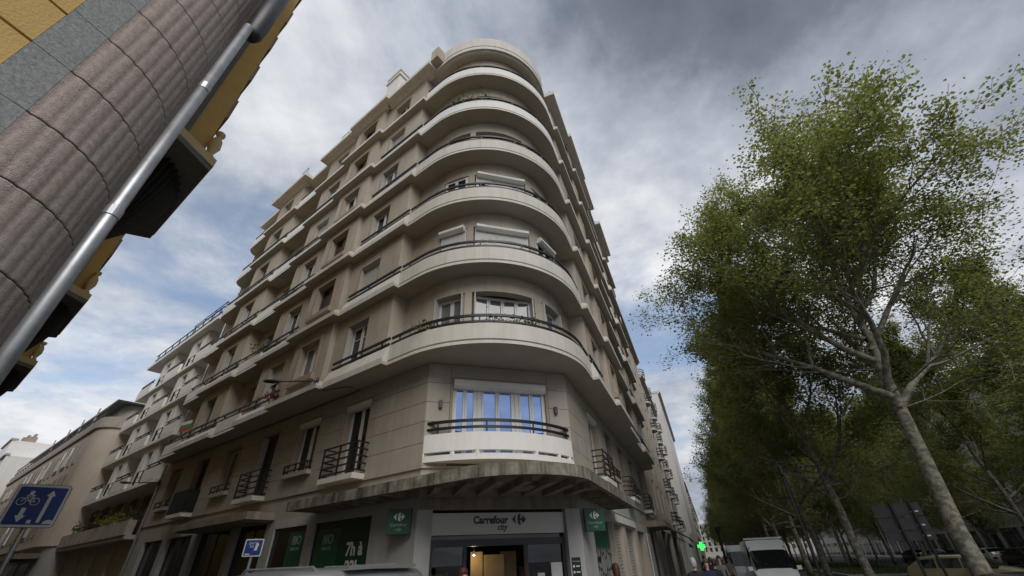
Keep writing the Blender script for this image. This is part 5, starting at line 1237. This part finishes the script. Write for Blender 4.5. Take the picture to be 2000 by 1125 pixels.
def taxi_extra(r):
    b = MB(); b.box(-.25, .0, -.3, .3, 1.485, 1.60); part('taxi_light', b.mesh('taxi_light', M['signwhite']), r)
vehicle('car', (x, y, -.13), R_(-58), hatch(4.3, .9, 1.5), [0, 1, 5], [2, 3, 4, 5], gold, 'beige-gold car partly hidden behind the nearest tree trunk', 'car', (-1.3, 1.35))
x, y = math.sin(R_(45.0))*11.5, math.cos(R_(45.0))*11.5
vehicle('car', (x, y, -.13), hdr+1.9, hatch(4.5, .9, 1.50), [0, 1, 5], [2, 3, 4, 5], blackp, 'glossy black car cut by the bottom right corner', 'car', (-1.35, 1.4))
pr_ = random.Random(8)
pc = [('dark grey hatchback', greyp), ('silver hatchback', silver), ('black hatchback', blackp), ('white hatchback', whitep)]
for i in range(7):
    nm, pm = pc[i % 4]; xy = FB(44+i*6.2, 25.5+pr_.uniform(-.2, .2))
    wh = ['nearest', 'second', 'third', 'fourth', 'fifth', 'sixth', 'seventh'][i]
    vehicle('parked_car', (*xy, -.13), hdr+pr_.uniform(-.03, .03), hatch(4.1, .87, 1.47), [0, 1, 5], [2, 3, 4, 5], pm, '%s in the row across the boulevard, %s from the camera' % (nm, wh), 'car', (-1.25, 1.3), group='cars parked across the boulevard')

# ================================================================== STREET FURNITURE
# blue cycle sign
dS = 9.0; x, y = math.sin(R_(-47.65))*dS, math.cos(R_(-47.65))*dS
sg = thing_local('road_sign', (x, y, 0), R_(47.65)*.9, 'blue square road sign with bicycle and white arrows at the left edge', 'road sign')
def rrect(w, h, r_, n=5): 
    pts = []
    for cx_, cz_, a0 in ((w-r_, h-r_, 0), (-w+r_, h-r_, 90), (-w+r_, -h+r_, 180), (w-r_, -h+r_, 270)):
        for i in range(n+1): a = R_(a0+90*i/n); pts.append((cx_+r_*math.cos(a), cz_+r_*math.sin(a)))
    return pts
def flat(pts, y0, y1, name, mt, parent, zc2):
    b = MB(); k = len(pts)
    for yy in (y0, y1): b.v += [(p[0], yy, zc2+p[1]) for p in pts]
    b.f.append(tuple(range(k))); b.f.append(tuple(range(2*k-1, k-1, -1))); b.f += [(i, (i+1) % k, k+(i+1) % k, k+i) for i in range(k)]; b.mi = [0]*len(b.f)
    return part(name, b.mesh(name, mt), parent)
zc2 = 2.68; W_, H_ = .262, .255
flat(rrect(W_, H_, .04), -.012, .012, 'sign_plate', M['signwhite'], sg, zc2); flat(rrect(W_+.006, H_+.006, .045), -.008, .02, 'sign_rim', M['darkmetal'], sg, zc2); flat([(a*.9, b_*.885) for a, b_ in rrect(W_, H_, .02)], -.015, -.0125, 'sign_field', M['blue'], sg, zc2)
def arrow(x0, z0, z1, w, hw, hl): 
    s_ = 1 if z1 > z0 else -1
    return [(x0-w, z0), (x0+w, z0), (x0+w, z1-s_*hl), (x0+hw, z1-s_*hl), (x0, z1), (x0-hw, z1-s_*hl), (x0-w, z1-s_*hl)]
flat(arrow(.095, -.20, .19, .018, .045, .07), -.018, -.0155, 'arrow', M['signwhite'], sg, zc2)
flat(arrow(-.10, -.03, -.20, .022, .05, .08), -.018, -.0155, 'arrow', M['signwhite'], sg, zc2)
flat([(-.12, .12), (-.08, .12), (-.08, .175), (-.12, .175)], -.018, -.0155, 'dash', M['signwhite'], sg, zc2); flat([(-.01, -.21), (.03, -.21), (.03, -.17), (-.01, -.17)], -.018, -.0155, 'dash', M['signwhite'], sg, zc2)
flat([(.20+.06*math.cos(R_(a)), -.215+.05*math.sin(R_(a))) for a in range(0, 181, 15)], -.018, -.0155, 'sticker', M['signwhite'], sg, zc2)
b = MB()
for wx in (-.165, -.035):
    b.tube([(wx+.042*math.cos(2*math.pi*i/20), -.0175, .045+.042*math.sin(2*math.pi*i/20)) for i in range(21)], .005, 4)
for p, q_ in (((-.165, .045), (-.125, .105)), ((-.125, .10), (-.07, .10)), ((-.125, .10), (-.095, .045)), ((-.095, .045), (-.07, .10)), ((-.095, .045), (-.035, .045)), ((-.07, .10), (-.035, .045)), ((-.14, .118), (-.115, .118)), ((-.085, .118), (-.055, .118)), ((-.07, .10), (-.068, .118))):
    b.tube([(p[0], -.0175, p[1]), (q_[0], -.0175, q_[1])], .005, 4)
o = part('bicycle_symbol', b.mesh('bicycle_symbol', M['signwhite']), sg); o.location = (0, 0, zc2)
b = MB(); b.lathe([(.03, 0), (.03, 2.95)], (0, .055), 12); part('pole', b.mesh('pole', M['zinc']), sg)
# small blue parking sign in front of the shop
x, y = math.sin(R_(-29.8))*11.0, math.cos(R_(-29.8))*11.0
ps = thing_local('road_sign', (x, y, 0), R_(29.8)*.8, 'small blue sign with white symbols left of the green BIO poster', 'road sign')
zc3 = 2.24; flat(rrect(.165, .15, .02), -.01, .01, 'sign_plate', M['signwhite'], ps, zc3); flat(rrect(.145, .13, .012), -.013, -.0105, 'sign_field', M['blue'], ps, zc3)
flat([(.02, -.05), (.07, -.05), (.09, .06), (.06, .09), (.035, .05)], -.016, -.0135, 'symbol', M['signwhite'], ps, zc3); flat([(-.12, -.12), (-.04, -.12), (-.04, -.10), (-.12, -.10)], -.016, -.0135, 'symbol', M['signwhite'], ps, zc3)
for body, xx, zz_ in (('DATE', -.02, .055), ('DE', -.03, .0)):
    o = part('lettering', texmesh(body, .06, M['signwhite'], ext=.001), ps); o.matrix_local = Matrix(((1, 0, 0, xx), (0, 0, -1, -.0145), (0, 1, 0, zc3+zz_), (0, 0, 0, 1)))
b = MB(); b.lathe([(.028, 0), (.028, 2.4)], (0, .045), 10); part('pole', b.mesh('pole', M['zinc']), ps)
# direction panel seen from behind
x, y = math.sin(R_(38.8))*25, math.cos(R_(38.8))*25
tp = thing_local('direction_sign', (x, y, -.1), -R_(38.8), 'dark back of a large three-board direction sign among the trees', 'road sign')
for i, (z0, z1, xo) in enumerate(((2.9, 3.35, 0), (2.42, 2.86, .0), (2.05, 2.38, .02))):
    b = MB(); b.box(-.78+xo, .78+xo, -.03, .03, z0, z1); b.box(-.80+xo, .80+xo, -.036, -.031, z1-.03, z1); part('board', b.mesh('board', M['darkmetal']), tp)
    b = MB(); b.box(.42, .66, -.045, -.0365, z0+.12, z0+.17); part('sticker', b.mesh('sticker', M['signwhite']), tp)
for xx in (-.12, .5):
    b = MB(); b.lathe([(.05, 0), (.05, 3.45)], (xx, -.09), 10); part('pole', b.mesh('pole', M['iron']), tp)
# lamp posts along the kerb
def post(azd, d, z1, label, arm=None, r_=.05):
    x, y = math.sin(R_(azd))*d, math.cos(R_(azd))*d; t_ = thing_local('lamp_post', (x, y, -.1), -R_(azd), label, 'lamp post')
    b = MB(); b.lathe([(r_*1.6, 0), (r_*1.6, .5), (r_, .55), (r_*.8, z1)], (0, 0), 12); part('pole', b.mesh('pole', M['iron']), t_)
    b = MB(); b.lathe([(r_*.9, z1), (r_*1.8, z1+.05), (r_*2, z1+.35), (r_*.6, z1+.45)], (0, 0), 12); part('lamp_head', b.mesh('lamp_head', M['iron']), t_)
    if arm: b = MB(); b.tube([(0, 0, arm[0]), (-arm[1], 0, arm[0]+.03)], .03, 8); b.lathe([(.05, arm[0]-.03), (.12, arm[0]), (.05, arm[0]+.09)], (-arm[1], 0), 12); part('arm', b.mesh('arm', M['iron']), t_)
post(30.6, 21, 4.4, 'thin black lamp post with a short arm beside the third tree trunk', (2.62, .5)); post(22.4, 36, 3.1, 'black post on the pavement left of the white vans', None, .09)
for i in range(9):      # cycle hoops
    xy = FB(52+i*1.1, 13.6); t_ = thing_local('bike_hoop', (*xy, .1), hdr+math.pi/2, 'black cycle hoop on the grass strip, one of a row', 'bike rack', 'cycle hoops on the grass strip')
    b = MB(); b.tube([(-.35, 0, 0), (-.35, 0, .6), (-.25, 0, .75), (.25, 0, .75), (.35, 0, .6), (.35, 0, 0)], .03, 8); part('hoop', cached('hoop', lambda: b.mesh('hoop', M['iron'], True)), t_)

# ================================================================== PEOPLE
def body_mesh(seed, coat, trousers, stride=.18):
    rnd = random.Random(seed); me = bpy.data.meshes.new('body')
    J = {'pelvis': (0, 0, .95, .15, .11), 'waist': (0, 0, 1.10, .14, .10), 'chest': (0, .01, 1.30, .17, .12), 'neckb': (0, 0, 1.46, .075, .07), 'neck': (0, .01, 1.53, .055, .055), 'head0': (0, .02, 1.60, .07, .08), 'head1': (0, .015, 1.69, .08, .095), 'head2': (0, .01, 1.755, .055, .065)}
    E_ = [('pelvis', 'waist'), ('waist', 'chest'), ('chest', 'neckb'), ('neckb', 'neck'), ('neck', 'head0'), ('head0', 'head1'), ('head1', 'head2')]
    for s_, sn in ((-1, 'l'), (1, 'r')):
        f = stride*s_
        J.update({'hip'+sn: (s_*.10, 0, .88, .10, .10), 'knee'+sn: (s_*.10, f*.6+.03, .49, .065, .065), 'ank'+sn: (s_*.10, f, .09, .045, .045), 'toe'+sn: (s_*.11, f+.17, .04, .04, .03), 'sho'+sn: (s_*.19, 0, 1.40, .07, .07), 'elb'+sn: (s_*.25, -f*.4-.03, 1.12, .05, .05), 'wri'+sn: (s_*.25, -f*.7+.06, .88, .035, .035), 'han'+sn: (s_*.25, -f*.7+.09, .80, .04, .022)})
        E_ += [('pelvis', 'hip'+sn), ('hip'+sn, 'knee'+sn), ('knee'+sn, 'ank'+sn), ('ank'+sn, 'toe'+sn), ('chest', 'sho'+sn), ('sho'+sn, 'elb'+sn), ('elb'+sn, 'wri'+sn), ('wri'+sn, 'han'+sn)]
        for k, (dx, L_) in enumerate(((-.028, .07), (-.010, .085), (.010, .08), (.027, .065))):
            J['fi%s%d' % (sn, k)] = (s_*.25+dx, -f*.7+.11, .80-L_, .009, .009); E_.append(('han'+sn, 'fi%s%d' % (sn, k)))
        J['th'+sn] = (s_*.25-s_*.045, -f*.7+.14, .79, .010, .010); E_.append(('han'+sn, 'th'+sn))
    names = list(J); me.from_pydata([J[n][:3] for n in names], [(names.index(a), names.index(b_)) for a, b_ in E_], [])
    ob = bpy.data.objects.new('tmp', me); COL.objects.link(ob); ob.modifiers.new('s', 'SKIN'); sub = ob.modifiers.new('u', 'SUBSURF'); sub.levels = 1
    for i, n in enumerate(names): sv_ = me.skin_vertices[0].data[i]; sv_.radius = J[n][3:5]; sv_.use_root = n == 'pelvis'
    dg = bpy.context.evaluated_depsgraph_get(); dg.update(); m2 = bpy.data.meshes.new_from_object(ob.evaluated_get(dg)); bpy.data.objects.remove(ob)
    for x_ in (coat, trousers, M['skin'], M['rubber']): m2.materials.append(x_)
    for p in m2.polygons:
        z = p.center.z; hand = abs(p.center.x) > .18 and z < .88
        p.material_index = 2 if (z > 1.49 or hand) else (0 if z > .86 else (1 if z > .09 else 3)); p.use_smooth = True
    return m2
def hair_mesh(mt, long=False):
    b = MB(); n = 16
    prof = [(.002, 1.84), (.05, 1.83), (.085, 1.79), (.10, 1.72), (.10, 1.66 if not long else 1.50), (.085, 1.60 if not long else 1.42)]
    for r_, z in prof:
        for q in range(n):
            a = 2*math.pi*q/n; front = max(0, math.sin(a)); zz_ = z if not (front > .3 and z < 1.72) else 1.735; b.v.append((r_*.95*math.cos(a), -.005+r_*1.12*math.sin(a), zz_))
    for i in range(len(prof)-1):
        for q in range(n): q2 = (q+1) % n; b.f.append((i*n+q, i*n+q2, (i+1)*n+q2, (i+1)*n+q))
    b.mi = [0]*len(b.f); return b.mesh('hair', mt, True)
def face_mesh():
    b = MB()
    for sx_ in (-1, 1): b.box(sx_*.03-.011, sx_*.03+.011, .098, .106, 1.682, 1.692)
    b.box(-.022, .022, .098, .106, 1.612, 1.620); return b.mesh('face_features', M['dark'])
def nose_mesh():
    b = MB(); b.box8([(-.016, .09, 1.635), (.016, .09, 1.635), (.012, .128, 1.64), (-.012, .128, 1.64), (-.008, .085, 1.69), (.008, .085, 1.69), (.006, .1, 1.69), (-.006, .1, 1.69)]); return b.mesh('nose', M['skin'])
coats = {k: mat('cloth_'+k, c, .9, .2, 5) for k, c in (('black', (.015, .015, .018)), ('navy', (.015, .02, .05)), ('grey', (.12, .12, .12)), ('white', (.5, .5, .48)), ('beige', (.32, .26, .18)), ('red', (.2, .02, .02)))}
hairs = {k: mat('hair_'+k, c, .6) for k, c in (('auburn', (.055, .014, .010)), ('black', (.012, .01, .009)), ('brown', (.06, .035, .02)), ('grey', (.35, .34, .33)))}
bm_cache = {}
fm_, nm_ = face_mesh(), nose_mesh()
def person(loc, rz, coat, hair, label, longh=False, sc=1.0):
    k = coat
    if k not in bm_cache: bm_cache[k] = body_mesh(len(k), coats[coat], coats['navy' if coat != 'navy' else 'black'])
    r = thing_local('person', loc, rz, label, 'person'); r.scale = (sc, sc, sc)
    bo = part('body', bm_cache[k], r); part('hair', cached(('hair', hair, longh), lambda: hair_mesh(hairs[hair], longh)), r); part('face_features', fm_, r); part('nose', nm_, r); return r
def at(azd, d): return (math.sin(R_(azd))*d, math.cos(R_(azd))*d, 0)
person(at(-7.1, 10.2), R_(-110), 'black', 'auburn', 'person with auburn hair standing before the shop entrance', True, .96)
person(at(10.5, 12.3), R_(30), 'red', 'auburn', 'person with dark red hair by the graffiti shutter', True, .93)
for i, (a_, d_, c_, h_, lb) in enumerate(((19.0, 15, 'black', 'grey', 'person with pale hair in a dark coat walking on the pavement'), (20.3, 17, 'navy', 'brown', 'person in navy walking farther up the pavement'), (21.1, 20, 'black', 'black', 'person in black with black hair amid the pavement crowd'), (21.7, 23, 'grey', 'black', 'person in a grey coat left of the white van'), (20.8, 26, 'black', 'brown', 'person in black with brown hair deep in the pavement crowd'), (22.6, 31, 'beige', 'black', 'person in beige nearest to the second white van'), (20.2, 38, 'navy', 'black', 'person in navy with black hair at the back of the crowd'), (22.3, 40, 'white', 'brown', 'person in a white top beside the black post'))):
    person(at(a_, d_), hdr-math.pi/2+(math.pi if i % 2 else 0), c_, h_, lb, False, .95-.03*(i % 3))
bpy.context.view_layer.update()
